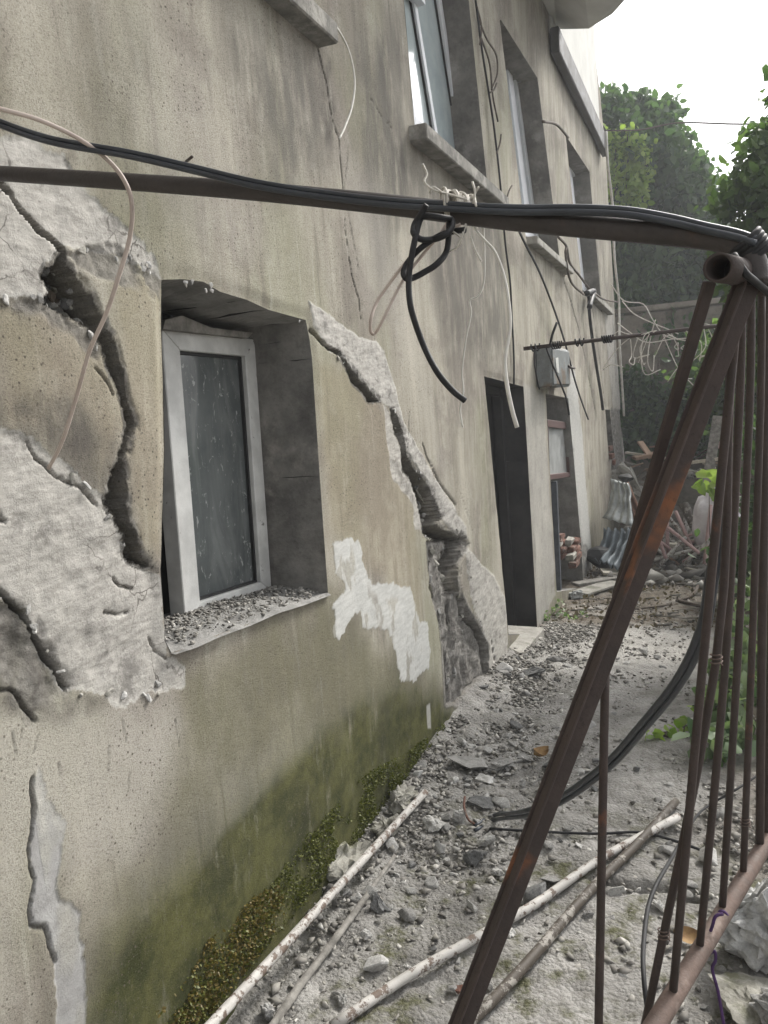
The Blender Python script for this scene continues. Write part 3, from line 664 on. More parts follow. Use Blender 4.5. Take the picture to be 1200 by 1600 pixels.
reveal('window_side', low[16:] + [low[0]], LOWD + .05, M['room'], skip=(6,))  # coloured dark to paint in the shaded gap beside the frame
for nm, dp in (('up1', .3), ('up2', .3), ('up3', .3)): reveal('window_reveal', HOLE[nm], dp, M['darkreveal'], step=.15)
reveal('door_reveal', HOLE['door'], .5, M['door'], step=.1)
reveal('doorway_reveal', HOLE['util'], .3, M['soffit'], step=.1)
reveal('slot_reveal', HOLE['slot'], .2, M['reveal'], step=.1)

def flake(name, s_, z_, sx, sy, th, mat, off, seed, tilt):
    me = hull_mesh(name, (th, sx, sy), 11, 1, seed, .08); o = link(name, me, mat); o.parent = house
    o.location = (off, s_, z_); o.rotation_euler = (random.uniform(0, 6.28), random.uniform(-tilt, tilt), random.uniform(-tilt, tilt)); return o
def hat(s_, z_): i = min(np.searchsorted(ws, s_), n - 1); j = min(np.searchsorted(wz, z_), m - 1); return float(H[i, j])
M['plaster'] = M['palestone']
edges = [(px((85, 392), (150, 388), (200, 402), (240, 425)), 10), (px((0, 470), (40, 463), (73, 470)), 5), (px((110, 735), (158, 775), (175, 810), (198, 868)), 7), (px((42, 955), (75, 1012), (112, 1076), (160, 1080), (235, 1085), (290, 1065)), 14), (z5((270, -60), (345, 50), (430, 110), (575, 285)), 7), (z5((640, 320), (705, 520), (790, 650), (865, 830), (985, 930)), 12), (z5((770, 800), (800, 940), (815, 1100), (850, 1280), (900, 1500)), 10), (px((285, 438), (345, 458), (420, 486), (478, 502)), 7), (px((75, 470), (140, 510), (160, 560)), 5), (z5((985, 1000), (1040, 1300), (1085, 1440)), 6)]
for ln_, k in edges:
    for _ in range(k):
        i = random.randrange(len(ln_) - 1); t = random.random(); a_, b_ = np.array(ln_[i]), np.array(ln_[i + 1]); p_ = a_ + (b_ - a_) * t + rng.normal(0, .008, 2); q_ = random.uniform(.014, .042)
        flake('plaster_flake', p_[0], p_[1], q_, q_ * random.uniform(.5, .9), q_ * .3, random.choice([M['plaster'], M['stone'], M['concrete']]), hat(*p_) + .004, random.randrange(9999), .35)
dp = np.argwhere((deep > .9) & (SS < 3.6)); dp = dp[rng.choice(len(dp), 90)]
for _ in range(46):
    a_, b_ = sz(random.uniform(672, 750), random.uniform(855, 1110))
    if not inside(np.array([a_]), np.array([b_]), z5((800, 940), (920, 930), (930, 1180), (965, 1190), (1035, 1330), (1085, 1440), (1090, 1700), (900, 1700), (880, 1400), (830, 1180), (810, 1050)))[0]: continue
    q_ = random.uniform(.03, .085); flake('mortar_lump', a_, b_, q_, q_ * random.uniform(.7, 1.3), q_ * .6, random.choice([M['kerb'], M['stone'], M['concrete']]), hat(a_, b_) - .004, random.randrange(9999), .8)
mp = np.argwhere((deep > .9) & (fa < .75) & (SS < 2.2)); mp = mp[rng.choice(len(mp), 70)]
mp2 = np.argwhere((deep > .9) & (SS > 2.4) & (SS < 4)); mp2 = mp2[rng.choice(len(mp2), 60)]
for i, j in list(mp) + list(mp2):
    q_ = random.uniform(.028, .062); o = flake('masonry_lump', SS[i, j] + .004, ZZ[i, j], q_, q_ * random.uniform(.7, 1.3), q_ * 1.1, random.choice([M['kerb'], M['stone'], M['darkstone'], M['bark'], M['stone']]), -.035 - .06 * fa[i, j] - q_ * .45, random.randrange(9999), 1.2)
for i, j in dp:
    q_ = random.uniform(.01, .032); flake('mortar_lump', SS[i, j], ZZ[i, j], q_, q_ * .8, q_ * .8, random.choice([M['darkstone'], M['kerb'], M['stone']]), H[i, j] + .003, random.randrange(9999), 1.0)
# sill of the broken window: sloping bed of mortar dust with rubble
fr = low[10:17]; v = []; f = []; ns = 40; nd = 22
for i in range(ns + 1):
    t = i / ns * (len(fr) - 1); k = min(int(t), len(fr) - 2); p = np.array(fr[k]) + (np.array(fr[k + 1]) - np.array(fr[k])) * (t - k)
    for j in range(nd + 1):
        u = j / nd; zz = p[1] + .015 * math.sin(u * 3.1) + u * .01 + (float(fbm(np.array(p[0] * 20), np.array(u * 6), 4, 5)) - .5) * .03 * (u > 0)
        v.append((.012 * (1 - u) - u * (LOWD + .1), p[0], zz - (.004 if j == 0 else 0)))
for i in range(ns):
    for j in range(nd): c = i * (nd + 1) + j; f.append((c, c + 1, c + nd + 2, c + nd + 1))
mesh('window_sill', v, f, M['stone'], house, True)

# ---- window frames
def frame(corners, X, bw, th, mat, pane_mat, name='window', gasket=False, cols=None, pane_off=.5):
    """corner points (tl, tr, br, bl) in wall coordinates; bw = widths of top, right, bottom, left members"""
    c = [np.array(p, float) for p in corners]; tl, tr, br, bl = c
    win = empty(name, (X, c[0][0], c[0][1])); keep(house, win)
    def lerp(u, w): return (tl * (1 - u) + tr * u) * (1 - w) + (bl * (1 - u) + br * u) * w
    wd = (np.linalg.norm(tr - tl) + np.linalg.norm(br - bl)) / 2; hg = (np.linalg.norm(bl - tl) + np.linalg.norm(br - tr)) / 2
    t, r, b, l = bw[0] / hg, bw[1] / wd, bw[2] / hg, bw[3] / wd
    def member(nm, q):
        o = prism(nm, [(X, *lerp(*k)) for k in q], (-th, 0, 0), mat, None, .003); keep(win, o); return o
    member('frame', [(0, 0), (1, 0), (1 - r, t), (l, t)]); member('frame', [(1, 0), (1, 1), (1 - r, 1 - b), (1 - r, t)])
    member('frame', [(1, 1), (0, 1), (l, 1 - b), (1 - r, 1 - b)]); member('frame', [(0, 0), (l, t), (l, 1 - b), (0, 1)])
    xs = [l] + list(cols or []) + [1 - r]; mw = .5 * bw[3] / wd
    for i in range(len(xs) - 1):
        a, e = xs[i] + (mw if i else 0), xs[i + 1] - (mw if i < len(xs) - 2 else 0)
        if i: 
            o = prism('mullion', [(X - .004, *lerp(*k)) for k in ((xs[i] - mw, t), (xs[i] + mw, t), (xs[i] + mw, 1 - b), (xs[i] - mw, 1 - b))], (-th * .8, 0, 0), mat, None, .003); keep(win, o)
        if gasket:
            g_ = .009; ga, gb = g_ / wd, g_ / hg; Q = [(a, t), (e, t), (e, 1 - b), (a, 1 - b)]; I = [(a + ga, t + gb), (e - ga, t + gb), (e - ga, 1 - b - gb), (a + ga, 1 - b - gb)]
            vv = [(X - th * .3, *lerp(*k)) for k in Q + I] + [(X - th * .55, *lerp(*k)) for k in Q + I]
            ff = [(j, (j + 1) % 4, (j + 1) % 4 + 4, j + 4) for j in range(4)] + [(j + 4, (j + 1) % 4 + 4, (j + 1) % 4 + 12, j + 12) for j in range(4)]
            o = mesh('gasket', vv, ff, M['gasket'], None); keep(win, o)
        pm = pane_mat[i] if isinstance(pane_mat, list) else pane_mat
        o = prism('pane', [(X - th * pane_off, *lerp(*k)) for k in ((a - .001, t - .001), (e + .001, t - .001), (e + .001, 1 - b + .001), (a - .001, 1 - b + .001))], (-.006, 0, 0), pm, None); keep(win, o)
    return win
uz = lambda a, b, X: tuple(U(a, b, X)[1:])
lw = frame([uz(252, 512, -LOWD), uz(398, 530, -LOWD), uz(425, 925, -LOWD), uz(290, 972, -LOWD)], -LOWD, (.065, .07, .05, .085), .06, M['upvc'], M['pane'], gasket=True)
tag(lw, 'dirty white lower window frame, tilted, with grimy dark glass')
o = prism('rotten_lath', [U(a, b, -LOWD + .03) for a, b in ((258, 500), (285, 493), (330, 512), (395, 520), (388, 528), (255, 514))], (-.03, 0, 0), M['wood'], house)
X1 = -.16
frame([(3.72, 4.6), (uz(694, 0, X1)[0] - .22, 4.6), uz(731, 268, X1), uz(648, 195, X1)], X1, (.06, .07, .06, .05), .06, M['upvcclean'], [M['curtainskypane'], M['greypane']], cols=[.42], gasket=True)
o = beam('transom', (X1 + .012, 4.42, 3.98), (X1 + .012, 4.08, 3.98), .06, .05, M['upvcclean'], house)
X2 = -.17
frame([uz(778, 60, X2), uz(813, 118, X2), uz(851, 392, X2), uz(812, 360, X2)], X2, (.09, .28, .08, .2), .06, M['upvcclean'], [M['curtainskypane'], M['greypane']], cols=[.45])
frame([uz(884, 240, X2), uz(906, 274, X2), uz(926, 466, X2), uz(910, 452, X2)], X2, (.12, .4, .08, .3), .06, M['upvcclean'], M['curtainskypane'])
def sill(s0, s1, z0, z1, th, pr, mat=M['sill'], drop=.0):
    v = [(-.28, s0, z0 + .01), (pr, s0, z0), (pr, s1, z1), (-.28, s1, z1 + .01)]
    o = prism('window_sill', v, (0, 0, -th), mat, house, .006); return o
sill(1.2, 2.79, 3.17, 3.17, .075, .075); sill(3.70, 5.33, 3.085, 3.085, .075, .09)
sill(6.28, 8.0, 3.0, 2.98, .06, .08, M['concrete']); sill(9.5, 11.3, 2.92, 2.86, .07, .08, M['concrete'])

# door leaf and the utility doorway
d = HOLE['door']
lf = prism('door', [(-.26, d[4][0] - .02, d[4][1]), (-.26, d[3][0] + .02, d[3][1]), (-.26, d[1][0] + .02, d[1][1]), (-.26, d[0][0] - .02, d[0][1])], (-.05, 0, 0), M['door'], house, .004); lf['label'] = 'blackened wooden door set deep in the wall'
dr = empty('door_frame', (-.14, 5.5, 1)); keep(house, dr)
keep(dr, beam('jamb', (-.2, d[3][0] - .03, d[3][1]), (-.2, d[1][0] - .03, d[1][1] - .02), .06, .06, M['door'], None, (1, 0, 0)),
     beam('lintel', (-.2, d[0][0] + .03, d[0][1] - .03), (-.2, d[1][0] - .06, d[1][1] - .03), .06, .06, M['door'], None, (1, 0, 0)))
prism('threshold', [gpt(793, 1000) * np.array([1, 1, 0]) + [-.25, 0, .03], gpt(838, 993) * [1, 1, 0] + [-.25, 0, .0], gpt(838, 993) * [1, 1, 0] + [.06, .02, -.01], gpt(800, 1022) * [1, 1, 0] + [.06, 0, .02]], (0, 0, -.3), M['concrete'], house, .01)
u_ = HOLE['util']
prism('blocking', [(-.28, u_[5][0] - .1, u_[5][1] - .1), (-.28, u_[4][0] + .1, u_[4][1] - .1), (-.28, u_[1][0] + .1, u_[1][1]), (-.28, u_[0][0] - .1, u_[0][1])], (-.1, 0, 0), M['soffit'], house)
rw = frame([uz(855, 655, -.05), uz(888, 660, -.05), uz(892, 745, -.05), uz(858, 750, -.05)], -.05, (.07, .07, .05, .05), .06, M['redframe'], M['film']); tag(rw, 'small maroon window frame covered with crumpled plastic')
beam('post', U(866, 752, -.06), U(873, 925, -.06), .05, .05, M['bluepost'], house, (0, 1, 0))['label'] = 'faded blue post below the small maroon window'
box('gap_shade', (-.2, U(880, 850, -.1)[1] - .2, -.3), (-.12, U(880, 850, -.1)[1] - .05, .75), M['room'], house, .01)  # dark box painting in the shaded gap beside the blue post
for i, (a, b) in enumerate(((884, 848), (892, 848), (886, 858), (894, 857), (888, 868), (882, 838))):
    p = U(a, b, -.02); box('brick', (p[0] - .16, p[1] - .09 - .03 * (i % 2), p[2] - .027), (p[0] - .05 + .02 * (i * 7 % 3), p[1] + .08, p[2] + .027), M['brick'] if i % 3 else M['concrete'], house, .008, jit=.014)
for i, (a, b) in enumerate(((893, 846), (900, 846), (896, 857), (903, 858), (893, 869), (900, 870), (906, 868), (898, 881))):
    p = U(a, b, 0); box('brick', (-.05, p[1] - .1, p[2] - .03), (.012 + .012 * (i * 5 % 3), p[1] + .1, p[2] + .03), M['brick'] if i % 4 else M['concrete'], house, .008, jit=.008)
for i, (a, b) in enumerate(((950, 700), (953, 712), (956, 722))):
    p = U(a, b, -.03); box('brick', (p[0] - .1, p[1] - .12, p[2] - .04), (p[0] + .05, p[1] + .1, p[2] + .03), M['brick'], house, .006, jit=.006)
# shell behind the wall
hs_ = [(-.03, -3.0), (-6, -3.0), (-6, 13.3), (-.03, 13.3)]
mesh('end_wall', [(0.0, 13.3, -.7), (-6, 13.3, -.7), (-6, 10.3, 6.7), (0.0, 10.3, 6.7)], [(0, 1, 2, 3)], M['paleupper'], house)
mesh('end_wall', [(0.0, -3, -.7), (-6, -3, -.7), (-6, -3, 6.7), (0.0, -3, 6.7)], [(0, 1, 2, 3)], M['paleupper'], house)
mesh('back_wall', [(-6, -3, -.7), (-6, 13.3, -.7), (-6, 10.3, 6.7), (-6, -3, 6.7)], [(0, 1, 2, 3)], M['paleupper'], house)
box('inner_wall', (-1.2, -3, -.6), (-1.0, 13, 6.6), M['room'], house, 0)
box('roof', (-6.3, -3.3, 6.702), (.35, 10.4, 6.95), M['sill'], house, .01)
# fascia board, paler upper storey and the balcony slab overhead
p, q = U(872, 62, .09), U(949, 232, .09)
prism('fascia', [(0.02, p[1], p[2] + .12), (0.1, p[1], p[2] + .12), (0.1, p[1], p[2] - .1), (0.02, p[1], p[2] - .1)], (0, q[1] - p[1], q[2] - p[2]), M['gutter'], house, .01)
prism('upper_wall', [(.03, p[1] + .05, p[2] + .1), (.03, q[1] - .2, q[2] + .1), (.03, 10.45, 6.7), (.03, p[1] + .05, 6.7)], (-.05, 0, 0), M['paleupper'], house)
a, b, c_ = U(868, 48, 0.0), None, None
def at_x(px_, py_, X): return U(px_, py_, X)
e1, e2 = U(922, 42, .38), U(1000, 6, .82)
prism('balcony', [(0.0, 2.6, 5.02), (.84, 2.6, 5.02), (.84, e2[1] - .25, e2[2] + .02), (.6, U(960, 26, .6)[1], U(960, 26, .6)[2] + .02), (.38, e1[1], e1[2]), (0.0, a[1], a[2])], (0, 0, .16), M['paleupper'], house, .02)
# rusty nail in the wall
tube('nail', [U(290, 253, 0), U(300, 245, .06)], .004, M['bar'], house, 6, 1)



# ------------------------------------------------------------------ iron gate in the foreground
gate = tag(empty('iron_gate', (1.36, .95, .92)), 'bent rusty iron gate of thin brown bars with a long dark pipe across the passage', 'gate')
def gk(*o): keep(gate, *o); return o[0]
def pd(x): return 1 / np.interp(x, [-80, 0, 1050, 1200], [1 / 1.56, 1 / 1.5, 1 / .93, 1 / .86])   # distance of the pipe
gk(tube('top_pipe', [P(x, y, pd(x)) for x, y in ((-70, 268), (0, 271), (200, 284), (400, 299), (600, 319), (800, 343), (1000, 361), (1090, 369), (1135, 376), (1163, 389), (1178, 412), (1182, 445))], .0145, M['pipe'], None, 16, 5))
gk(hollow('pipe_stub', P(1122, 418, .8), P(1178, 428, .93), .0152, .0122, M['bar']))
# leaning angle iron
pa, pb = P(1169, 438, .87), P(720, 1600, .96); tdir = (pb - pa); pe = pa + tdir * 2.28
side = MW @ np.array([.93, .36, 0]); nrm = np.cross(tdir / np.linalg.norm(tdir), side)
gk(beam('post', pa, pe, .030, .0045, M['post'], None, side, .0008))
off = side / np.linalg.norm(side) * .0132
fl_ = beam('post_flange', pa - off + nrm / np.linalg.norm(nrm) * .0115, pe - off + nrm / np.linalg.norm(nrm) * .0115, .0035, .018, M['post'], None, side, .0008); gk(fl_)
gk(beam('brace', P(1109, 440, .85), P(964, 935, .97), .0135, .008, M['bar'], None, MW @ np.array([.95, .28, 0])))
gk(tube('hanging_rod', [P(946, 1040, .945), P(941, 1300, .955), P(935, 1620, .96)], .0056, M['bar'], None, 8, 4))
def bd(x): return 1 / np.interp(x, [1000, 1020, 1195, 1215], [1.02, 1.0, 1 / 1.4, .69])
rl0, rl1 = P(1018, 1612, bd(1018)), P(1212, 1292, bd(1212))
gk(tube('bottom_rail', [rl0 - (rl1 - rl0) * .45, rl0, (rl0 + rl1) / 2, rl1, rl1 + (rl1 - rl0) * .4], .0135, M['rail'], None, 12, 4))
bars = [((1152, 452), (1145, 560), (1098, 1040), (1050, 1569), 1050), ((1143, 460), (1139, 640), (1118, 1040), (1000, 1640), 1062), ((1160, 452), (1155, 640), (1133, 1040), (1092, 1494), 1092),
        ((1174, 455), (1171, 640), (1152, 1040), (1128, 1429), 1128), ((1190, 455), (1188, 640), (1174, 1040), (1161, 1371), 1161), ((1198, 458), (1197, 640), (1190, 1040), (1187, 1326), 1187), ((1210, 462), (1209, 640), (1203, 1040), (1198, 1304), 1198)]
for k, b_ in enumerate(bars):
    dB = bd(b_[4]); dT = .92 + .06 * k
    gk(tube('bar', [P(x, y, dT + (dB - dT) * (y - 450) / (b_[3][1] - 450)) for x, y in b_[:4]], .0072 if k == 5 else .0056, M['bar'], None, 8, 4))
gk(tube('top_rail', [P(1150, 424, .86), P(1215, 440, 1.25)], .013, M['pipe'], None, 12, 1))
tp = P(1165, 420, .875); gk(tube('weld', [tp + [-.02, 0, .005], tp + [0, .005, -.01], tp + [.03, .02, -.02]], .013, M['post'], None, 8, 3, .4))
for k, y in ((1, 1460), (1, 1030), (4, 1285)):
    b_ = bars[k]; cc = catmull([(p_[0], p_[1], 0) for p_ in b_[:4]], 8); x = np.interp(y, [c[1] for c in cc], [c[0] for c in cc]); c0 = P(x, y, .92 + .06 * k + (bd(b_[4]) - .92 - .06 * k) * (y - 450) / (b_[3][1] - 450)); gk(tube('tie_wire', [c0 + np.array([math.cos(a) * .0075, math.sin(a) * .0068, .0009 * a - .008]) for a in np.linspace(0, 18, 40)], .001, M['rail'], None, 5, 1))

# ------------------------------------------------------------------ cables and strings on the gate
def T(name, label, cat, lst, mat, sides=8, smooth=6, group=None):
    """a cable that is its own thing: strands given as (points, radius)"""
    if len(lst) == 1: o = tube(name, lst[0][0], lst[0][1], mat, None, sides, smooth)
    else: o = tubes(name, lst, mat, None, sides, smooth)
    return tag(o, label, cat, group)
cpx = ((-40, 176), (0, 192), (50, 210), (100, 223), (200, 240), (300, 263), (400, 287), (500, 303), (600, 315), (700, 322), (800, 327), (900, 327), (980, 331), (1050, 343), (1100, 355), (1150, 366), (1180, 376))
def cd_(x): return pd(x) - np.interp(x, [-40, 300, 500, 1000, 1150], [.18, .06, .022, .02, .012])
T('cable_bundle', 'pair of black cables lying along the dark pipe from the left edge to the corner', 'cable',
  [([P(x, y - 3, cd_(x)) for x, y in cpx], .0042), ([P(x, y + 4.5, cd_(x) - .004) for x, y in cpx], .0042), ([P(x, y + 1, cd_(x) + .007) for x, y in cpx], .0034)], M['bluecable'])
# coils where the pipe bends
co = []
for k in range(5):
    c0 = P(1164 + 4.5 * k, 379 + 5.5 * k, .876); ax = (P(1190, 412, .88) - P(1150, 365, .88)); ax /= np.linalg.norm(ax)
    u = np.cross(ax, [0, 1.0, 0]); u /= np.linalg.norm(u); w = np.cross(ax, u)
    co.append(([c0 + (u * math.cos(a) + w * math.sin(a)) * .0185 + ax * (a / 6.28 - .5) * .004 for a in np.linspace(0, 6.28, 18)], .0036))
co.append(([P(1146, 398, .84), P(1163, 425, .83), P(1180, 440, .85), P(1205, 462, .88), P(1215, 480, .9)], .0042))
T('cable_wrap', 'black cable wound round the bend of the pipe above the gate corner', 'cable', co, M['rubber'])
q = lambda pts, d: [P(400 + a / 3, b / 3, d + (i % 3 - 1) * .006) for i, (a, b) in enumerate(pts)]
T('knotted_cable', 'black cable tied in a knot round the pipe with its end hanging down', 'cable',
  [(q(((800, 960), (775, 1000), (742, 1055), (740, 1095), (775, 1122), (830, 1122), (885, 1102), (918, 1065), (915, 1030), (870, 1020), (800, 1012), (770, 1030), (748, 1110), (728, 1210), (716, 1310), (722, 1420), (745, 1510), (790, 1630), (850, 1745), (920, 1830), (980, 1878)), 1.02), .0042),
   (q(((905, 1040), (903, 1110), (890, 1185), (845, 1240), (790, 1275), (735, 1303), (702, 1304), (692, 1272), (715, 1225), (770, 1165), (850, 1110), (920, 1086), (980, 1078)), 1.035), .0042)], M['rubber'])
T('doubled_cable', 'grey brown looped wire hanging from the knot below the pipe', 'wire', [(q(((960, 1050), (880, 1095), (780, 1150), (710, 1220), (640, 1310), (570, 1410), (540, 1490), (538, 1555), (560, 1560), (600, 1490), (680, 1330), (760, 1220), (860, 1100), (900, 1040)), 1.05), .0022)], M['palewire'])
st_ = []
for k in range(16):
    c0 = P(694 + 3.2 * k, 318 + .9 * k + random.uniform(-2, 2), pd(710)); ax = P(745, 335, 1) - P(690, 328, 1); ax /= np.linalg.norm(ax); u = np.array([0, 0, 1.0]); w = np.cross(ax, u); tw = random.uniform(-.01, .01)
    rr = .0165 + random.uniform(0, .004)
    st_.append(([c0 + (u * math.cos(a) + w * math.sin(a)) * rr + ax * math.sin(a) * tw for a in np.linspace(-1.2, 4.0, 14)], .0019))
for pts in (((660, 256), (667, 272), (663, 284), (678, 297), (700, 303), (730, 312)), ((738, 284), (742, 300), (739, 318)), ((748, 292), (741, 306), (744, 322)), ((705, 360), (720, 372), (716, 385), (702, 393)), ((735, 370), (742, 390), (752, 408)), ((728, 350), (722, 368), (712, 390)), ((690, 300), (676, 292), (671, 302))):
    st_.append(([P(x, y, pd(x) - .03 + random.uniform(-.01, .01)) for x, y in pts], .0016))
T('string_bundle', 'wad of pale raffia string bound round the pipe above the black knot', 'string', st_, M['string'], 5, 3)
T('hanging_wire', 'long thick dirty white wire hanging from the pipe in front of the dark door', 'wire', [([P(x, y, 1.05) for x, y in ((738, 335), (742, 356), (757, 375), (772, 392), (784, 420), (793, 460), (797, 510), (789, 560), (792, 600), (800, 640), (808, 668))], [.0016, .0018, .0024, .0028, .0031])], M['whitewire'])
T('hanging_wire', 'thin kinked pale wire dangling left of the thick white one', 'wire', [([P(x, y, 1.06) for x, y in ((755, 350), (757, 400), (756, 440), (748, 462), (734, 470), (736, 490), (728, 530), (722, 580), (724, 612), (719, 640), (723, 668))], .0013)], M['whitewire'])
T('hanging_wire', 'pale brown wire looping down at the far left over the pipe', 'wire', [([P(x, y, d) for x, y, d in ((-30, 160, 1.2), (0, 170, 1.21), (60, 187, 1.23), (120, 215, 1.26), (165, 247, 1.27), (193, 280, 1.28), (206, 318, 1.29), (203, 370, 1.31), (186, 430, 1.33), (166, 490, 1.36), (140, 548, 1.4), (120, 618, 1.45), (98, 688, 1.5), (76, 732, 1.55))], .0038)], M['palewire'])
T('hanging_wire', 'curved grey wire hanging from the upper left window sill on the wall', 'wire', [([U(x, y, .05) for x, y in ((478, 6), (500, 18), (525, 42), (545, 80), (554, 125), (550, 165), (540, 195), (530, 217))], .0045)], M['whitewire'])
T('black_cable', 'heavy black double cable sagging from the gate down to the path', 'cable',
  [([P(x + o, y + o * .7, d) for x, y, d in ((1133, 800, 1.42), (1124, 850, 1.44), (1112, 905, 1.46), (1098, 985, 1.5), (1060, 1065, 1.66), (1000, 1140, 1.9), (950, 1195, 2.12), (880, 1247, 2.4), (820, 1271, 2.6))] + [gpt(775, 1284 + o) + [0, 0, .02], gpt(742, 1297 + o) + [0, 0, .008]], .0082) for o in (-4, 4)], M['bluecable'])
def on(pts, h): return [gpt(x, y) + [0, 0, h] for x, y in pts]
T('thin_cable', 'thin black cable lying across the path under the leaning post', 'cable', [(on(((765, 1300), (850, 1305), (930, 1308), (1000, 1306), (1050, 1318), (1096, 1334)), .015), .0055)], M['rubber'])
T('thin_cable', 'thin black cable curving between the gate bars at lower right', 'cable', [([gpt(1200, 1235) + [0, 0, .1], gpt(1150, 1262) + [0, 0, .08], gpt(1095, 1290) + [0, 0, .06], P(1050, 1340, 2.0), P(1018, 1400, 1.7), P(1006, 1470, 1.5), P(1007, 1540, 1.4), P(1022, 1640, 1.35)], .0048)], M['rubber'])
T('purple_string', 'dark purple string knotted on the bottom rail of the gate', 'string',
  [([P(x, y, bd(1115) - .025) for x, y in ((1130, 1428), (1118, 1432), (1112, 1450), (1102, 1475), (1106, 1490), (1116, 1486), (1118, 1500), (1113, 1515), (1122, 1550), (1134, 1620))], .0024), ([P(x, y, bd(1128) - .015) for x, y in ((1118, 1432), (1128, 1424), (1136, 1432), (1126, 1440), (1118, 1432))], .003)], M['purple'])

# ------------------------------------------------------------------ things on the wall
T('wall_cable', 'thin black cable running down the wall right of the near upper window', 'cable', [([U(x, y, .025) for x, y in ((738, -40), (743, 0), (753, 77), (763, 140), (772, 200), (780, 270), (784, 315), (790, 385), (797, 440), (800, 500), (803, 560), (803, 600))], .007)], M['rubber'])
T('dry_vine', 'leafless dry vine stems clinging to the wall right of the near upper window', 'vine', [([U(x, y, .03) for x, y in pts], .006) for pts in (((748, 30), (760, 60), (775, 85), (777, 115), (768, 140)), ((752, 60), (765, 100), (770, 150), (778, 190)), ((765, 145), (772, 140), (776, 130)), ((776, 240), (781, 225), (783, 210)), ((745, 10), (752, 40), (750, 70)), ((786, 330), (795, 300), (800, 290)))], M['twig'], 5)
T('wall_wire', 'thin dark wire slanting down the wall past the metal meter box', 'wire', [([U(x, y, .06) for x, y in ((806, 350), (820, 380), (845, 430), (868, 490), (884, 540), (897, 590), (908, 625), (919, 655))], .009)], M['rubber'])
T('wall_wire', 'looping grey wire over the wall near the far upper window', 'wire', [([U(x, y, .08) for x, y in pts], .012) for pts in (((872, 370), (885, 385), (890, 410), (905, 430), (925, 455), (945, 468), (965, 472)), ((885, 385), (884, 400), (892, 440), (912, 460)), ((848, 190), (870, 195), (888, 215)))], M['twig'], 5)
T('wall_wire', 'thin white wire hanging down the far corner of the house', 'wire', [([U(x, y, .12) for x, y in ((947, 205), (950, 260), (957, 320), (960, 400), (967, 470), (968, 535), (972, 600), (975, 650))], .016)], M['whitewire'])
T('wall_wire', 'pair of black wires on the wall beside the far upper window', 'wire', [([U(x, y, .06) for x, y in ((920, 462), (922, 500), (930, 560), (938, 610), (942, 640))], .018), ([U(x, y, .08) for x, y in ((916, 458), (928, 455), (924, 468), (921, 480))], .03)], M['rubber'])
mb = tag(empty('meter_box', U(835, 575, 0)), 'grey metal meter box on the wall above the small maroon window', 'meter box')
yb = U(834, 575)[1] + .05; xe = Yp(861, 572, yb)[0]; ye = U(889, 565, xe)[1]; zt, zb_ = Yp(846, 541, yb)[2], Yp(846, 606, yb)[2]
keep(mb, box('casing', (.004, yb, zb_), (xe, ye, zt), M['box'], None, .012), box('lid', (xe - .002, yb + .03, zb_ + .02), (xe + .012, ye - .03, zt - .02), M['box'], None, .005),
     tube('latch', [(xe + .012, (yb + ye) / 2 + .3, (zt + zb_) / 2 + .02), (xe + .035, (yb + ye) / 2 + .3, (zt + zb_) / 2), (xe + .035, (yb + ye) / 2 + .5, (zt + zb_) / 2)], .012, M['bar'], None, 6, 2),
     prism('torn_label', [(xe + .014, ye - .75, zt - .1), (xe + .014, ye - .62, zt - .09), (xe + .014, ye - .6, zt - .22), (xe + .014, ye - .7, zt - .21)], (.003, 0, 0), M['upvc'], None))
ra, rb_ = U(818, 545, .3), Yp(1172, 503, 5.0)
T('iron_rod', 'straight dark iron rod stretched across the passage from the meter box to the gate', 'rod', [([ra, (ra + rb_) / 2, rb_], .0115)], M['bar'], 8, 2)
def onrod(t): return ra + (rb_ - ra) * t
wr = []
for t in (.03, .12, .13, .23, .35, .36): 
    c0 = onrod(t); wr.append(([c0 + np.array([.004 * a, .02 * math.cos(a), .02 * math.sin(a)]) for a in np.linspace(0, 14, 26)], .005))
wr += [([onrod(.12), onrod(.12) + [.02, -.02, .06], onrod(.125) + [.04, 0, .13]], .008), ([onrod(.05), onrod(.05) + [0, -.02, -.1], onrod(.06) + [.01, -.02, -.25]], .005), ([onrod(.1), onrod(.12) + [.02, -.03, -.12], onrod(.17) + [.02, -.03, -.3], onrod(.2) + [0, -.03, -.42]], .006)]
T('tie_wires', 'black wire ties twisted round the left end of the iron rod', 'wire', wr, M['rubber'], 5, 2)
tg = []
for k in range(15):
    t = random.uniform(.42, .9); c0 = onrod(t); pts = [c0]
    for j in range(random.randint(3, 6)): pts.append(pts[-1] + np.array([random.uniform(-.1, .1), random.uniform(-.06, .06), random.uniform(-.13, .03)]))
    tg.append((pts, .0028))
for pts in (((955, 445), (975, 470), (1005, 475), (1020, 500), (1040, 525), (1075, 533)), ((965, 505), (985, 520), (1010, 535), (1050, 530), (1090, 528)), ((972, 470), (990, 490), (1020, 505), (1045, 515), (1060, 522)), ((985, 530), (987, 555), (983, 565), (990, 570), (992, 560)), ((1018, 520), (1024, 500), (1016, 530), (1012, 565), (1020, 580), (1022, 555))):
    tg.append(([Yp(x, y, 5.0 + random.uniform(-.1, .1)) for x, y in pts], .0034))
T('wire_tangle', 'tangle of pale thin wires hanging off the right half of the iron rod', 'wire', tg, M['string'], 5, 4)
T('overhead_wire', 'thin grey wire crossing the sky above the ivy covered tree', 'wire', [([Yp(935, 204, 12.4), Yp(1000, 203, 12.2), Yp(1060, 192, 12), Yp(1160, 194, 11), Yp(1300, 190, 10)], .011)], M['twig'], 5)

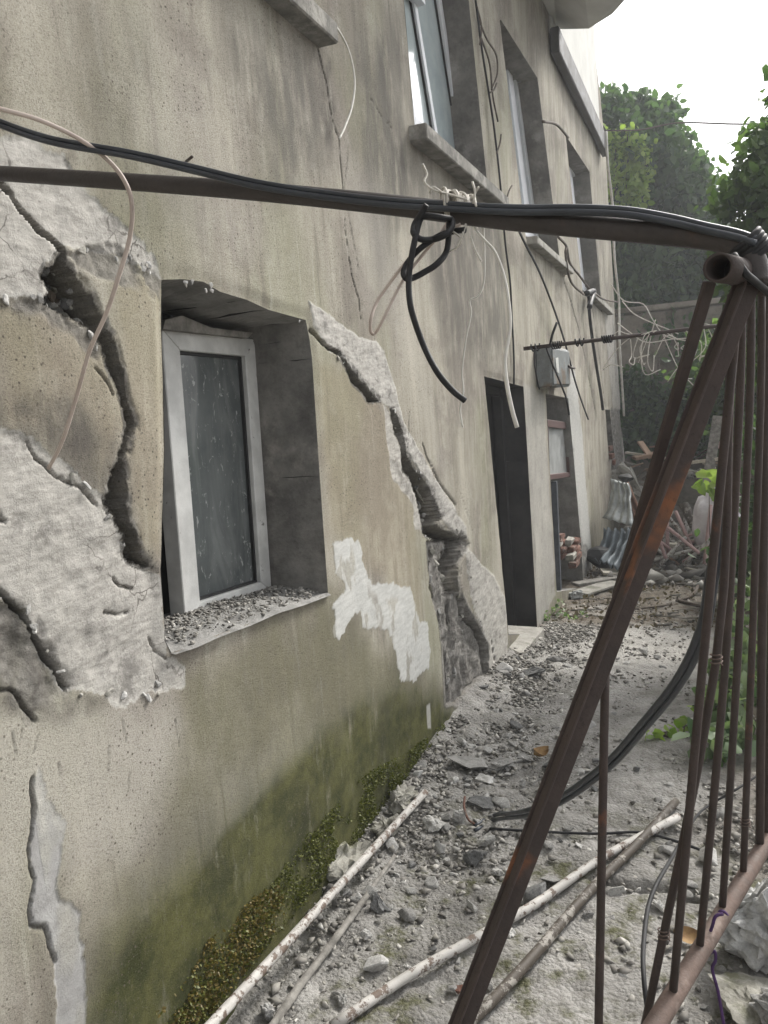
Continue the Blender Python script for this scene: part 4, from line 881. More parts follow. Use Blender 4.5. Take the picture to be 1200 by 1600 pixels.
# ------------------------------------------------------------------ pipes and rubble on the path
_a0, _b0 = gpt(665, 1248) + [0, 0, .03], U(322, 1610, .07)
tag(tube('metal_pipe', [_a0, _a0 + (_b0 - _a0) * .5, _b0, _b0 + (_b0 - _a0) * .5], .0155, M['whitepipe'], None, 14, 4), 'long white pipe lying nearest to the mossy foot of the wall', 'pipe')
def ground_pipe(label, pts, r, mat, h=None, name='metal_pipe', sides=14, hol=False):
    o = tube(name, on(pts, h if h is not None else r + .012), r, mat, None, sides, 5); tag(o, label, 'pipe'); return o
ob = tube('wooden_strip', on(((415, 1625), (470, 1545), (545, 1445), (617, 1342)), .012), [.013, .014, .012, .008], M['wood'], None, 6, 3, .35); tag(ob, 'splintered grey wooden strip lying right of the long white pipe', 'wood strip')
ground_pipe('white pipe crossing the path under the leaning gate post', ((520, 1618), (640, 1537), (740, 1480), (840, 1422), (940, 1352), (1060, 1286)), .0155, M['whitepipe'])
ground_pipe('brownish bare pipe lying under the second white pipe', ((720, 1625), (775, 1572), (840, 1500), (890, 1440), (935, 1390), (1000, 1325), (1056, 1262)), .0165, M['darkpipe'])
def rock(label, px_, py_, w, h, mat, flat=.55, name='rubble_piece', cat='stone', group=None, seed=0, rot=None, npt=15):
    p = gpt(px_, py_ + h * .35); dist = np.linalg.norm(p - C0); sx = w * dist / F; sy = sx * .75; s3 = max(h * dist / F * .8, sx * .2)
    o = grid_noise_rock(name, (sx, sy, s3), mat, seed, 3, .26, None, 3.0)
    o.location = tuple(p + [0, 0, s3 * .28]); o.rotation_euler = rot or (random.uniform(-.25, .25), random.uniform(-.25, .25), random.uniform(-.5, .5))
    return tag(o, label, cat, group)
RK = [('large grey slab fragment, upper of the flat pieces where the wall crack meets the path', 735, 1190, 74, 26, 'stone'), ('pale grey broken slab lying beside the large slab fragment', 778, 1195, 54, 24, 'stone'),
 ('small whitish slab just below the pale grey broken slab', 757, 1216, 36, 16, 'palestone'), ('dark flat slate-like piece above the end of the black cable', 752, 1252, 62, 20, 'darkstone'),
 ('upright white mortar piece left of the black cable end', 717, 1272, 24, 36, 'palestone'), ('dark grey angular piece beside the tip of the long white pipe', 680, 1286, 46, 26, 'stone'),
 ('knobbly grey lump right below the end of the black cable', 763, 1310, 46, 24, 'stone'), ('dark boulder-like stone in the middle of the path', 742, 1337, 44, 30, 'darkstone'),
 ('pale wedge of mortar left of the dark boulder-like stone', 686, 1324, 26, 30, 'palestone'), ('dark grey upright stone leaning on the wooden strip', 594, 1406, 34, 42, 'darkstone'),
 ('rounded pale stone just right of the wooden strip', 572, 1459, 24, 17, 'palestone'), ('flat pale lump near the bottom between wooden strip and white pipe', 533, 1558, 40, 26, 'stone'),
 ('pale cubic chunk at the bottom end of the wooden strip', 421, 1580, 30, 30, 'palestone'), ('small pale chip in the middle of the bare path', 636, 1510, 14, 13, 'palestone'),
 ('small oval chip just above the second white pipe', 604, 1546, 18, 12, 'palestone'), ('grey chip right of the dark boulder-like stone', 778, 1360, 24, 20, 'stone'),
 ('pale brick-shaped chunk right of the hanging rod', 959, 1432, 28, 15, 'palestone'), ('pale rock by the broken slab edge beside the gate bars', 1025, 1414, 28, 22, 'palestone'),
 ('small white fragment left of the hanging rod', 920, 1428, 18, 18, 'palestone'), ('large dark flat slab below the door threshold', 836, 1048, 46, 24, 'darkstone'),
 ('pale slab fragment in front of the door', 868, 1028, 46, 14, 'stone'), ('grey stone behind the leaning post near the dead leaf', 822, 1181, 34, 20, 'stone'),
 ('reddish brick chip beside the foot of the leaning post', 716, 1542, 20, 14, 'brick'), ('pale rock at the right foot of the leaning post', 796, 1455, 20, 22, 'palestone')]
for i, (lb, x, y, w, h, mt) in enumerate(RK): rock(lb, x, y, w, h, M[mt], seed=100 + i)
# a strip of broken mossy kerb at the foot of the wall
for i, (lb, a, b, w_, h_) in enumerate((('long mossy kerb slab at the foot of the wall behind the white pipe', (483, 1398), (600, 1300), .16, .1), ('short mossy kerb lump above the tip of the long white pipe', (592, 1280), (648, 1235), .14, .1), ('small kerb lump between the two mossy kerb pieces', (590, 1312), (620, 1288), .09, .08))):
    A, B = gpt(*a), gpt(*b); L = np.linalg.norm(B - A)
    o = grid_noise_rock('kerb_slab', (L * 1.08, w_ * 1.3, h_ * 1.5), M['kerb'], 30 + i, 4, .42, None, 5); o.location = tuple((A + B) / 2 + [.0, 0, .005]); o.rotation_euler = (0, 0, math.atan2(B[1] - A[1], B[0] - A[0]))
    tag(o, lb, 'kerb')
# scattered fragments
pool = {k: [hull_mesh('rubble_piece', (1, r.uniform(.6, .95), r.uniform(.3, .6)), 13, 1, 500 + i) for i, r in enumerate([random.Random(j) for j in range(8)])] for k in ('stone', 'palestone', 'darkstone')}
for k in pool:
    for me in pool[k]: me.materials.append(M[k])
cnt = 0
while cnt < 290:
    t = random.random()
    if t < .62: x, y = abs(random.gauss(.12, .36)) + .03, random.uniform(2.2, 5.0)
    elif t < .85: x, y = random.uniform(.2, 1.5), random.uniform(1.8, 4)
    else: x, y = random.uniform(.1, 1.3), random.uniform(4, 7)
    k = random.choices(('stone', 'palestone', 'darkstone'), (5, 3, 2))[0]; s_ = random.lognormvariate(-3.25 if cnt % 5 else -2.75, .45)
    if x > 1.6: continue
    o = link('rubble_piece', random.choice(pool[k]), None); o.location = (x, y, gz(x, y) + s_ * .12); o.scale = (s_,) * 3; o.rotation_euler = (random.uniform(-.4, .4), random.uniform(-.4, .4), random.uniform(0, 6.28))
    tag(o, {'stone': 'small grey mortar fragment scattered on the path', 'palestone': 'small whitish mortar fragment scattered on the path', 'darkstone': 'small dark stone chip scattered on the path'}[k], 'stone', {'stone': 'grey fragments on the path', 'palestone': 'whitish fragments on the path', 'darkstone': 'dark chips on the path'}[k]); cnt += 1
# gravel and grit: one object
def grit(name, N, xy, smin, smax, mat, zoff=0.0, hfun=None):
    x, y = xy; N = len(x); s_ = smin * np.exp(rng.random(N) ** 2.2 * math.log(smax / smin))
    base = np.array([(1, 0, 0), (-.6, .8, .1), (-.5, -.7, -.1), (.25, .2, .5), (0, 0, -.6), (.55, -.75, .4)], float)
    tri = np.array([(0, 1, 3), (1, 2, 3), (2, 5, 3), (5, 0, 3), (1, 0, 4), (2, 1, 4), (5, 2, 4), (0, 5, 4)])
    v = base[None] * (1 + (rng.random((N, 6, 3)) - .5) * 1.3) + (rng.random((N, 6, 3)) - .5) * .35; an = rng.random(N) * 6.28; c, sn = np.cos(an)[:, None], np.sin(an)[:, None]
    v = np.stack([v[..., 0] * c - v[..., 1] * sn, v[..., 0] * sn + v[..., 1] * c, v[..., 2]], -1) * s_[:, None, None]
    z = (hfun or zg)(x, y); v += np.stack([x, y, z + s_ * .3 + zoff], -1)[:, None]
    f = (tri[None] + (np.arange(N) * 6)[:, None, None]).reshape(-1, 3)
    me = bpy.data.meshes.new(name); me.vertices.add(N * 6); me.vertices.foreach_set('co', v.astype(np.float32).ravel())
    me.loops.add(f.size); me.loops.foreach_set('vertex_index', f.astype(np.int32).ravel()); me.polygons.add(len(f)); me.polygons.foreach_set('loop_start', (np.arange(len(f)) * 3).astype(np.int32))
    me.update(calc_edges=True)
    at = me.attributes.new('tone', 'FLOAT', 'POINT'); at.data.foreach_set('value', np.repeat(rng.random(N), 6).astype(np.float32)); return link(name, me, mat)
N1, N2, N3, N4 = 17000, 9000, 9000, 4000
gxx = np.concatenate([np.abs(rng.normal(0, .28, N1)) + .01, rng.random(N2) * 1.5, 1.3 + rng.random(N3) * 1.0, rng.random(N4) * 1.3])
gyy = np.concatenate([2.05 + rng.random(N1) ** .8 * 4.2, 1.5 + rng.random(N2) * 4, 1.7 + rng.random(N3) * 2.8, 5.5 + rng.random(N4) * 3.5])
kp = fbm(gxx * 4, gyy * 4, 3, 77) + rng.random(len(gxx)) * .35 > .55
tag(grit('gravel', 0, (gxx[kp], gyy[kp]), .0022, .021, M['gravel']), 'loose grey gravel and plaster grit covering the path', None, None, 'stuff')
# dust and crumbs on the window sill
ns = 3600; yy = 1.66 + rng.random(ns) * .82; xx = -rng.random(ns) ** .7 * .27
zs = np.interp(yy, [1.62, 2.5], [1.02, 1.07]) + .015
o = grit('sill_rubble', 0, (xx, yy), .0009, .011, M['gravel'], 0, lambda x, y: np.interp(y, [p[0] for p in reversed(low[10:17])], [p[1] for p in reversed(low[10:17])]) + .006 + .02 * np.sin(np.clip(-x / .33, 0, 1) * 3))
tag(o, 'plaster crumbs lying on the sill of the broken window', None, None, 'stuff')
# coarse concrete block and stones at lower right, behind the gate
for lb, x, y, sz_, mt, sd_ in (('large coarse pale concrete block behind the bottom rail of the gate', 1158, 1500, (.34, .3, .34), 'block', 3), ('dark grey boulder below the pale concrete block', 1215, 1650, (.3, .28, .2), 'stone', 5), ('flat brownish slab at the bottom right corner under the gate', 1165, 1625, (.4, .3, .12), 'kerb', 8)):
    p = gpt(x, y); o = grid_noise_rock('concrete_block', sz_, M[mt], sd_, 5, .24, None, 5); o.location = tuple(p + [.06, .05, sz_[2] * .3]); o.rotation_euler = (.1, .05, .5 + sd_); tag(o, lb, 'block')
# dead leaf, copper bit
def leafcard(name, p, s_, rz, mat, label, cat, curl=.5):
    v = []; f = []
    for i in range(7):
        u = i / 6; w = math.sin(u * math.pi) ** .7 * .34
        for j in range(5):
            t = j / 4 * 2 - 1; v.append(((u - .5) * s_, t * w * s_, s_ * curl * (t * t * .3 + (u - .5) ** 2)))
    for i in range(6):
        for j in range(4): c = i * 5 + j; f.append((c, c + 1, c + 6, c + 5))
    o = mesh(name, v, f, mat, None, True); o.location = tuple(p); o.rotation_euler = (.3, .1, rz); return tag(o, label, cat)
leafcard('dead_leaf', gpt(843, 1187) + [0, 0, .02], .095, 1.0, M['deadleaf'], 'curled yellow brown dead leaf on the path left of the post', 'leaf', .9)
leafcard('dead_leaf', gpt(1075, 1472) + [0, 0, .015], .09, .1, M['deadleaf'], 'orange dead leaf on the ground behind the gate bars', 'leaf', .5)
T('copper_strip', 'short curved copper coloured strip beside the black cable end', 'strip', [([gpt(727, 1262) + [0, 0, .05], gpt(726, 1275) + [0, 0, .04], gpt(732, 1287) + [0, 0, .02], gpt(742, 1292) + [0, 0, .012]], .005)], M['brick'], 6)

# ------------------------------------------------------------------ foliage
LEAF6 = np.array([(0, 0, 0), (.32, .28, .05), (.25, .7, .03), (0, 1, -.08), (-.25, .7, .03), (-.32, .28, .05)], float)
def leaves(name, pts, size, mat, parent=None, tone=None, droop=.5, var=.4, out=None):
    pts = np.asarray(pts, float); N = len(pts)
    d = rng.normal(0, 1, (N, 3)); d[:, 2] -= droop
    if out is not None: d += out
    d /= np.linalg.norm(d, axis=1)[:, None]
    b = rng.normal(0, 1, (N, 3)); b = b - d * (b * d).sum(1)[:, None]; b /= np.linalg.norm(b, axis=1)[:, None]; c = np.cross(d, b)
    s_ = size * (1 - var + 2 * var * rng.random(N))
    v = (b[:, None] * LEAF6[None, :, 0:1] + d[:, None] * LEAF6[None, :, 1:2] + c[:, None] * LEAF6[None, :, 2:3]) * s_[:, None, None] + pts[:, None]
    f = (np.array([(0, 1, 2, 3), (0, 3, 4, 5)])[None] + (np.arange(N) * 6)[:, None, None]).reshape(-1, 4)
    me = bpy.data.meshes.new(name); me.vertices.add(N * 6); me.vertices.foreach_set('co', v.astype(np.float32).ravel())
    me.loops.add(f.size); me.loops.foreach_set('vertex_index', f.astype(np.int32).ravel()); me.polygons.add(len(f)); me.polygons.foreach_set('loop_start', (np.arange(len(f)) * 4).astype(np.int32))
    me.update(calc_edges=True)
    at = me.attributes.new('tone', 'FLOAT', 'POINT'); tn = np.repeat(np.clip((tone if tone is not None else .5) + rng.normal(0, .25, N), 0, 1), 6); at.data.foreach_set('value', tn.astype(np.float32))
    o = link(name, me, mat); o['kind'] = 'stuff'
    if parent is not None: keep(parent, o)
    return o
def clumps(cs, n, shell=.55):
    """points spread over ellipsoid clumps (centre, radii), denser towards their skins; gaps left between"""
    vol = np.array([np.prod(c[1]) ** .75 for c in cs]); k = rng.choice(len(cs), n, p=vol / vol.sum())
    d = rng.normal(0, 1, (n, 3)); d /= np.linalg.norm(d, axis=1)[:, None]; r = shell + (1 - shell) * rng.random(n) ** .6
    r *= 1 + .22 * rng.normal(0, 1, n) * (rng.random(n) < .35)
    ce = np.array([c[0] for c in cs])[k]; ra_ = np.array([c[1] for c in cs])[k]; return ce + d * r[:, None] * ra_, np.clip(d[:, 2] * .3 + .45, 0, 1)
def branches(root, tips, r0, mat, parent, name='branch', cl=.3):
    for t in tips:
        t = np.array(t); mid = (root + t) / 2 + rng.normal(0, .08, 3) * np.linalg.norm(t - root); o = tube(name, [root, mid, t], [r0, r0 * .6, r0 * .2], mat, None, 6, 4); keep(parent, o)
# the tall ivy-clad tree behind the far corner
it = tag(empty('ivy_tree', (.2, 15.2, -.28)), 'tall old tree smothered in dark ivy behind the far corner of the house', 'tree')
keep(it, tube('trunk', [(.1, 15.6, -.4), (.2, 15.5, 2), (.05, 15.5, 4.2), (.2, 15.5, 6.2)], [.42, .36, .28, .15], M['bark'], None, 10, 5, .25))
for a in ((-1.2, 15.7, 5.2), (1.0, 15.5, 5.0), (.8, 15.4, 6.3)): keep(it, tube('limb', [(.1, 15.5, 3.2), ((a[0]) * .5, 15.5, a[2] - .9), a], [.2, .14, .06], M['bark'], None, 8, 4, .2))
cs = []
for (x, y, r) in ((930, 200, .75), (975, 190, .6), (1020, 195, .55), (1045, 230, .6), (985, 250, .8), (930, 290, .9), (1060, 290, .65), (1095, 305, .5), (1010, 330, .9), (1075, 370, .7), (1105, 395, .5), (950, 380, .9), (1030, 420, .9), (1095, 460, .6), (985, 470, .8), (1050, 500, .7), (880, 250, 1.0), (860, 400, 1.2), (965, 160, .32), (1000, 158, .3), (1040, 172, .32), (1082, 258, .35), (1118, 345, .3), (1115, 520, .5), (970, 520, .5), (1020, 515, .5), (1140, 430, .7), (1150, 500, .6), (1190, 470, .7), (1130, 380, .5), (1165, 400, .6), (1100, 350, .6), (1110, 430, .7), (900, 180, .7)):
    for _ in range(3):
        p = Yp(x + random.uniform(-14, 14), y + random.uniform(-14, 14), 14.9 + random.uniform(-.5, .8)); cs.append((p, np.array([r, r, r]) * random.uniform(.45, .8)))
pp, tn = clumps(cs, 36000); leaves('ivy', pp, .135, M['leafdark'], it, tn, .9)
yt = tag(empty('creeper', Yp(980, 300, 13.9)), 'yellow green creeper trailing down the front of the ivy covered tree', 'creeper'); yp_ = []
for k in range(34):
    x0, y0 = random.uniform(945, 1010), random.uniform(190, 240); ln = random.uniform(40, 140)
    st0 = [Yp(x0 + random.uniform(-6, 6) * t, y0 + ln * t, 13.95 + random.uniform(-.12, .12)) for t in np.linspace(0, 1, 6)]
    if k % 3 == 0: keep(yt, tube('stem', st0, .008, M['twig'], None, 4, 2))
    c = catmull(st0, 5); yp_ += [q_ + rng.normal(0, .05, 3) for q_ in c for _ in range(2) if random.random() < .8]
leaves('foliage', yp_, .1, M['leafyellow'], yt, .5, .8)
# retaining wall with terrace at the end of the passage
rwall = tag(empty('retaining_wall', (1, 13.6, -.3)), 'stained brown retaining wall at the end of the passage, half hidden by ivy', 'wall')
keep(rwall, box('wall_face', (-2.5, 14.2, -.5), (9, 14.6, 3.05), M['backwall'], None, .03), box('coping', (-2.5, 14.12, 3.05), (9, 14.65, 3.15), M['backwall'], None, .02))
iv = tag(empty('wall_ivy', (1, 14.1, 1)), 'dark ivy hanging over the lower part of the brown retaining wall', 'ivy')
cs = [(Yp(x + random.uniform(-10, 10), y + random.uniform(-8, 8), 13.95 + random.uniform(-.15, .1)), np.array([.42, .2, .34])) for (x, y) in ((990, 640), (1010, 610), (1020, 660), (1045, 640), (1000, 690), (1035, 690), (1060, 670), (985, 670), (1075, 630), (1100, 600), (1110, 650), (1120, 560), (1140, 600), (1160, 640), (1180, 590), (1130, 680), (1090, 690), (975, 600), (1190, 660), (1220, 620), (1100, 545), (1150, 540), (1190, 520)) for _ in range(2)]
pp, tn = clumps(cs, 8000, .3); leaves('foliage', pp, .11, M['leafdark'], iv, tn * .8, 1.0)
keep(iv, tube('stem', [Yp(1000, 700, 14.1), Yp(1020, 640, 14.1), Yp(1030, 560, 14.12)], .02, M['twig'], None, 5, 3))
terr = tag(grid_noise_rock('terrace', (5, 2.2, 1.3), M['backwall'], 12, 4, .5, None, 5), 'rough earthen ledge in front of the retaining wall, strewn with boards', 'ledge'); terr.location = (2.9, 13.0, -.1); terr.scale = (1, 1, .8)
gb = tag(grid_noise_rock('boulder', (.8, .8, 1.0), M['concrete'], 21, 3, .4), 'grey slanting concrete lump against the ledge behind the corrugated sheets', 'boulder'); gb.location = tuple(Yp(998, 768, 11.4)); gb.rotation_euler = (0, -.5, .4)
# leafy tree at the right edge
rt = tag(empty('leafy_tree', (2.05, 6.75, .3)), 'leafy green tree at the right edge with branches against the sky', 'tree'); root = np.array([2.05, 6.75, .1])
keep(rt, tube('trunk', [root, (2.08, 6.75, 1.4), (2.02, 6.7, 2.4), (2.1, 6.65, 3.4)], [.11, .09, .07, .04], M['bark'], None, 8, 4, .2))
cpx_ = ((1195, 215, .28), (1170, 275, .26), (1190, 300, .34), (1150, 320, .26), (1180, 365, .36), (1148, 385, .28), (1205, 420, .4), (1240, 250, .5), (1260, 360, .55), (1300, 300, .6), (1240, 470, .5), (1320, 420, .6), (1165, 440, .3), (1195, 490, .34), (1160, 520, .26), (1300, 180, .5), (1185, 560, .3))
cs = [(Yp(x + random.uniform(-8, 8), y + random.uniform(-8, 8), 6.5 + random.uniform(-.3, .5)), np.array([r, r, r * .8]) * random.uniform(.55, .9)) for x, y, r in cpx_ for _ in range(3)]
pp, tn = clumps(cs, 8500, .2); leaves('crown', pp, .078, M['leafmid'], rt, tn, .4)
tips = [Yp(x, y, 6.6) for x, y, r in cpx_[:12]] + [Yp(1198, 150, 6.6), Yp(1195, 185, 6.6)]
branches(np.array([2.04, 6.69, 2.6]), tips, .025, M['bark'], rt)
sp = []
for a, b in (((1215, 230), (1192, 140)), ((1215, 250), (1188, 190)), ((1190, 290), (1135, 250)), ((1180, 300), (1140, 290)), ((1210, 200), (1196, 105))):
    for t in np.linspace(0, 1, 9): sp.append(Yp(a[0] + (b[0] - a[0]) * t + random.uniform(-7, 7), a[1] + (b[1] - a[1]) * t + random.uniform(-7, 7), 6.6))
leaves('crown', sp, .11, M['leafmid'], rt, .5, .2)
# shrubs on the right bank, behind the bars
def shrub(label, cpts, n, size, mat, rad=.16, y=None, name='shrub', cat='shrub', stems=3):
    pts = [(gpt(x, yy) + [0, 0, h]) if y is None else Yp(x, yy, y) for x, yy, h in cpts]; base = gpt(cpts[0][0], cpts[0][1]) if y is None else np.array([pts[0][0], y, gz(pts[0][0], y)])
    e = tag(empty(name, base), label, cat); cs = [(p, np.array([rad, rad, rad * .8]) * random.uniform(.7, 1.2)) for p in pts]
    pp, tn = clumps(cs, n, .25); leaves('foliage', pp, size, mat, e, tn, .2)
    for p in pts[:stems]: keep(e, tube('stem', [base, (base + p) / 2 + rng.normal(0, .03, 3), p], [.008, .003], M['twig'], None, 5, 3))
    return e
shrub('low broad-leaved ivy with dusty leaves beside the path behind the bars', ((1128, 1150, .16), (1150, 1120, .2), (1175, 1100, .3), (1110, 1185, .1), (1190, 1150, .25), (1165, 1180, .12), (1200, 1060, .3), (1135, 1095, .2), (1210, 1120, .3)), 420, .085, M['leafpale'], .13)
shrub('trailing ivy sprig reaching onto the path', ((1045, 1152, .03), (1018, 1158, .03), (1070, 1150, .05), (1090, 1140, .08)), 26, .06, M['leafyellow'], .05, None, 'ivy_sprig', 'ivy')
shrub('pale leaved bush further along the right bank', ((1160, 1010, .2), (1185, 985, .3), (1150, 1040, .1), (1205, 950, .4), (1175, 930, .4), (1230, 1000, .5)), 420, .085, M['leafpale'], .2)
shrub('dark bush on the right bank behind the upper bars', ((1190, 800, .6), (1170, 860, .3), (1200, 740, .8), (1225, 800, .8), (1180, 890, .3), (1215, 680, .9), (1240, 860, .7)), 1500, .09, M['leafdark'], .35, 7.6, 'bush', 'bush')
shrub('bright leaved sapling leaning over the debris behind the bars', ((1118, 752, 0), (1108, 765, 0), (1122, 735, 0), (1128, 790, 0), (1100, 745, 0)), 22, .13, M['leafyellow'], .12, 8.2, 'sapling', 'plant')
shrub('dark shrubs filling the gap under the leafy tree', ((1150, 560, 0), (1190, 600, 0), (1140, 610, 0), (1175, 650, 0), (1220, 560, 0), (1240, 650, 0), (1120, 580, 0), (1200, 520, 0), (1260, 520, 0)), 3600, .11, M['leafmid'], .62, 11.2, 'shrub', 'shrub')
shrub('small weed growing at the wall foot past the door', ((858, 962, .05), (868, 955, .08), (852, 972, .03), (876, 966, .04)), 110, .035, M['leafpale'], .07, None, 'weed', 'weed')
shrub('tiny weed on the path right of the larger weed', ((908, 966, .02), (896, 970, .02), (915, 962, .02)), 45, .03, M['leafpale'], .05, None, 'weed', 'weed')
shrub('overgrown dark hedge along the right bank', ((1300, 700, 0), (1400, 760, 0), (1500, 700, 0), (1600, 800, 0), (1350, 850, 0), (1480, 860, 0), (1700, 780, 0)), 2600, .1, M['leafdark'], .5, 6.2, 'hedge', 'hedge')
# moss growing on the foot of the wall
def moss(name, poly, n, mat, size, label):
    a = np.array(poly); out = []
    while len(out) < n:
        s_, z_ = rng.uniform(a[:, 0].min(), a[:, 0].max(), 4000), rng.uniform(a[:, 1].min(), a[:, 1].max(), 4000)
        k = inside(s_, z_, poly) & (fbm(s_ * 9, z_ * 9, 4, 55) + rng.random(4000) * .25 > .6); out += list(zip(s_[k], z_[k]))
    out = np.array(out[:n]); pts = np.stack([.004 + rng.random(n) * .006, out[:, 0], out[:, 1]], -1)
    o = leaves(name, pts, size, mat, None, .5, -.2, .5, np.array([.9, 0, .1])); tag(o, label, None, None, 'stuff'); return o
moss('moss', px((330, 1480), (420, 1380), (480, 1300), (560, 1215), (640, 1170), (690, 1130), (700, 1152), (600, 1262), (480, 1400), (420, 1470), (330, 1590), (250, 1640), (230, 1600)), 9000, M['moss'], .009, 'green moss growing along the foot of the wall')
moss('dry_moss', px((320, 1470), (380, 1410), (430, 1380), (445, 1420), (400, 1490), (330, 1580), (240, 1620), (230, 1590), (290, 1530)), 2600, M['mossbrown'], .009, 'rusty brown dry moss at the lower left foot of the wall')

# ------------------------------------------------------------------ debris at the far end
def sheet(name, cor, mat, label, cat, nc=6, amp=.02, bend=.1, group=None):
    tl, tr, br, bl = [np.array(c) for c in cor]; nx, ny = nc * 6, 14; nr = np.cross(tr - tl, bl - tl); nr /= np.linalg.norm(nr); v = []; f = []
    for i in range(nx + 1):
        for j in range(ny + 1):
            u, w = i / nx, j / ny; p = (tl * (1 - u) + tr * u) * (1 - w) + (bl * (1 - u) + br * u) * w
            v.append(p + nr * (amp * math.sin(u * nc * 6.283 + w * .8) + bend * math.sin(w * 2.6 + u * 1.5) + (float(vnoise(u * 5, w * 5, 3)) - .5) * .05))
    for i in range(nx):
        for j in range(ny): c = i * (ny + 1) + j; f.append((c, c + 1, c + ny + 2, c + ny + 1))
    o = mesh(name, v, f, mat, None, True); so_ = o.modifiers.new('thickness', 'SOLIDIFY'); so_.thickness = .004; return tag(o, label, cat, group)
YD = 9.3
sheet('corrugated_sheet', [Yp(955, 748, YD + .2), Yp(974, 750, YD + .1), Yp(994, 826, YD - .2), Yp(936, 806, YD)], M['zinc'], 'crumpled light zinc sheet leaning on the far end of the wall', 'metal sheet', 4, .02, .1)
sheet('rusted_sheet', [Yp(968, 753, YD + .3), Yp(980, 750, YD + .3), Yp(1002, 800, YD + .2), Yp(990, 818, YD + .1)], M['rustsheet'], 'narrow rust coloured sheet beside the crumpled zinc sheet', 'metal sheet', 2, .02, .05)
sheet('corrugated_sheet', [Yp(944, 826, YD - .2), Yp(992, 820, YD - .3), Yp(976, 900, YD - .9), Yp(922, 868, YD - .6)], M['slatezinc'], 'dark corrugated sheet below the crumpled zinc sheet', 'metal sheet', 5, .035, .08)
tag(link('rag', hull_mesh('rag', (.22, .2, .16), 14, 1, 77), M['gasket']), 'black rag caught on top of the crumpled zinc sheet', 'rag').location = tuple(Yp(978, 746, YD + .1))
tag(link('boulder', hull_mesh('boulder', (.5, .4, .32), 16, 1, 78), M['gasket']), 'black lump under the dark corrugated sheet beside the wall', 'lump').location = tuple(Yp(936, 872, YD - .5))
for i in range(34):
    p = Yp(random.uniform(1020, 1112), random.uniform(835, 866), random.uniform(8.9, 9.7)); p[2] = gz(p[0], p[1]) + random.uniform(.06, .3); an = random.uniform(-.9, .9) + (1.2 if i % 3 == 0 else 0); ln = random.uniform(.4, .9); el = random.uniform(.1, 1.1)
    d_ = np.array([math.sin(an) * math.cos(el), .4 * math.cos(an) * math.cos(el), math.sin(el)]); pk = i % 3 == 1
    o = tube('scrap_pipe', [p - d_ * ln * .1, p + d_ * ln * .5, p + d_ * ln], .02, M['pinkpipe'] if pk else M['whitepipe'], None, 8, 2)
    tag(o, 'thin pinkish pipe in the heap of scrap pipes' if pk else 'thin white pipe in the heap of scrap pipes', 'pipe', 'pinkish scrap pipes' if pk else 'white scrap pipes')
ob = tube('scrap_pipe', [Yp(1068, 788, 9.6), Yp(1080, 812, 9.5), Yp(1098, 848, 9.3)], .055, M['darkpipe'], None, 10, 3); tag(ob, 'thick brown pipe leaning across the heap of scrap pipes', 'pipe')
# filled sack
bm = bmesh.new(); bmesh.ops.create_icosphere(bm, subdivisions=4, radius=1)
from mathutils import noise as mn
for v_ in bm.verts:
    c = v_.co; k = 1 - .35 * max(0, c.z) ** 2; n_ = mn.fractal(c * 2.3, 1, 2, 4) * .12 + .03 * math.sin(c.x * 9 + c.z * 4); v_.co = Vector((c.x * .26 * k, c.y * .22 * k, c.z * .42)) * (1 + n_)
me = bpy.data.meshes.new('sack'); bm.to_mesh(me); bm.free(); me.polygons.foreach_set('use_smooth', [True] * len(me.polygons))
sk_ = tag(link('sack', me, M['sack']), 'white woven sack, filled, standing beside the heap of scrap pipes', 'sack'); sk_.location = tuple(Yp(1120, 816, 9.3))
def board(label, a, b, w, th, mat, cat='board', name='board', up=(0, 0, 1)):
    a = np.array(a); b = np.array(b); t = b - a; s_ = np.cross(t, up); return tag(beam(name, a, b, w, th, mat, None, s_, .004), label, cat)
board('pale long board lying on the ledge behind the gate', Yp(1085, 722, 10.6), Yp(1215, 705, 10.0), .28, .04, M['paleboard'])
board('thin pale lath crossing the ledge above the zinc sheet', Yp(978, 707, 12.2), Yp(1040, 716, 11.9), .07, .03, M['paleboard'])
board('tan broken board sticking up on the ledge', Yp(1000, 690, 12.2), Yp(1018, 716, 12.0), .1, .03, M['tanboard'])
board('flat tan board on the ledge left of the leaning post', Yp(990, 716, 12.0), Yp(1030, 708, 12.1), .3, .05, M['tanboard'])
board('reddish board end beyond the gate bars', Yp(1115, 697, 10.8), Yp(1150, 690, 10.8), .12, .08, M['pinkpipe'])
board('upright brown plank standing in the debris', Yp(1100, 785, 10.2), Yp(1122, 650, 10.4), .12, .05, M['wood'], up=(0, 1, 0))
board('long grey plank at the base of the scrap heap', gpt(1025, 882) + [0, 0, .06], gpt(1125, 862) + [0, 0, .1], .12, .03, M['wood'])
board('dark plank in front of the scrap heap', gpt(1030, 875) + [0, 0, .1], gpt(1120, 868) + [0, 0, .08], .07, .03, M['twig'])
board('pale flat panel on the ground right of the scrap heap', gpt(1085, 888) + [0, 0, .03], gpt(1120, 898) + [0, 0, .03], .3, .02, M['paleboard'])
board('pale plank lying below the dark corrugated sheet', gpt(940, 904) + [0, 0, .08], gpt(990, 902) + [0, 0, .05], .24, .03, M['paleboard'])
board('long grey plank lying beside the wall below the sheets', gpt(898, 922) + [0, 0, .06], gpt(975, 908) + [0, 0, .05], .12, .03, M['wood'])
board('curved strip of board past the doorway', gpt(905, 932) + [0, 0, .03], gpt(962, 915) + [0, 0, .04], .2, .025, M['concrete'])
rock('dark stump-like stone before the scrap heap', 1070, 884, 30, 18, M['wood'], seed=301)
rock('crumpled pale parcel lying by the doorway wall', 898, 927, 34, 24, M['film'], seed=302)
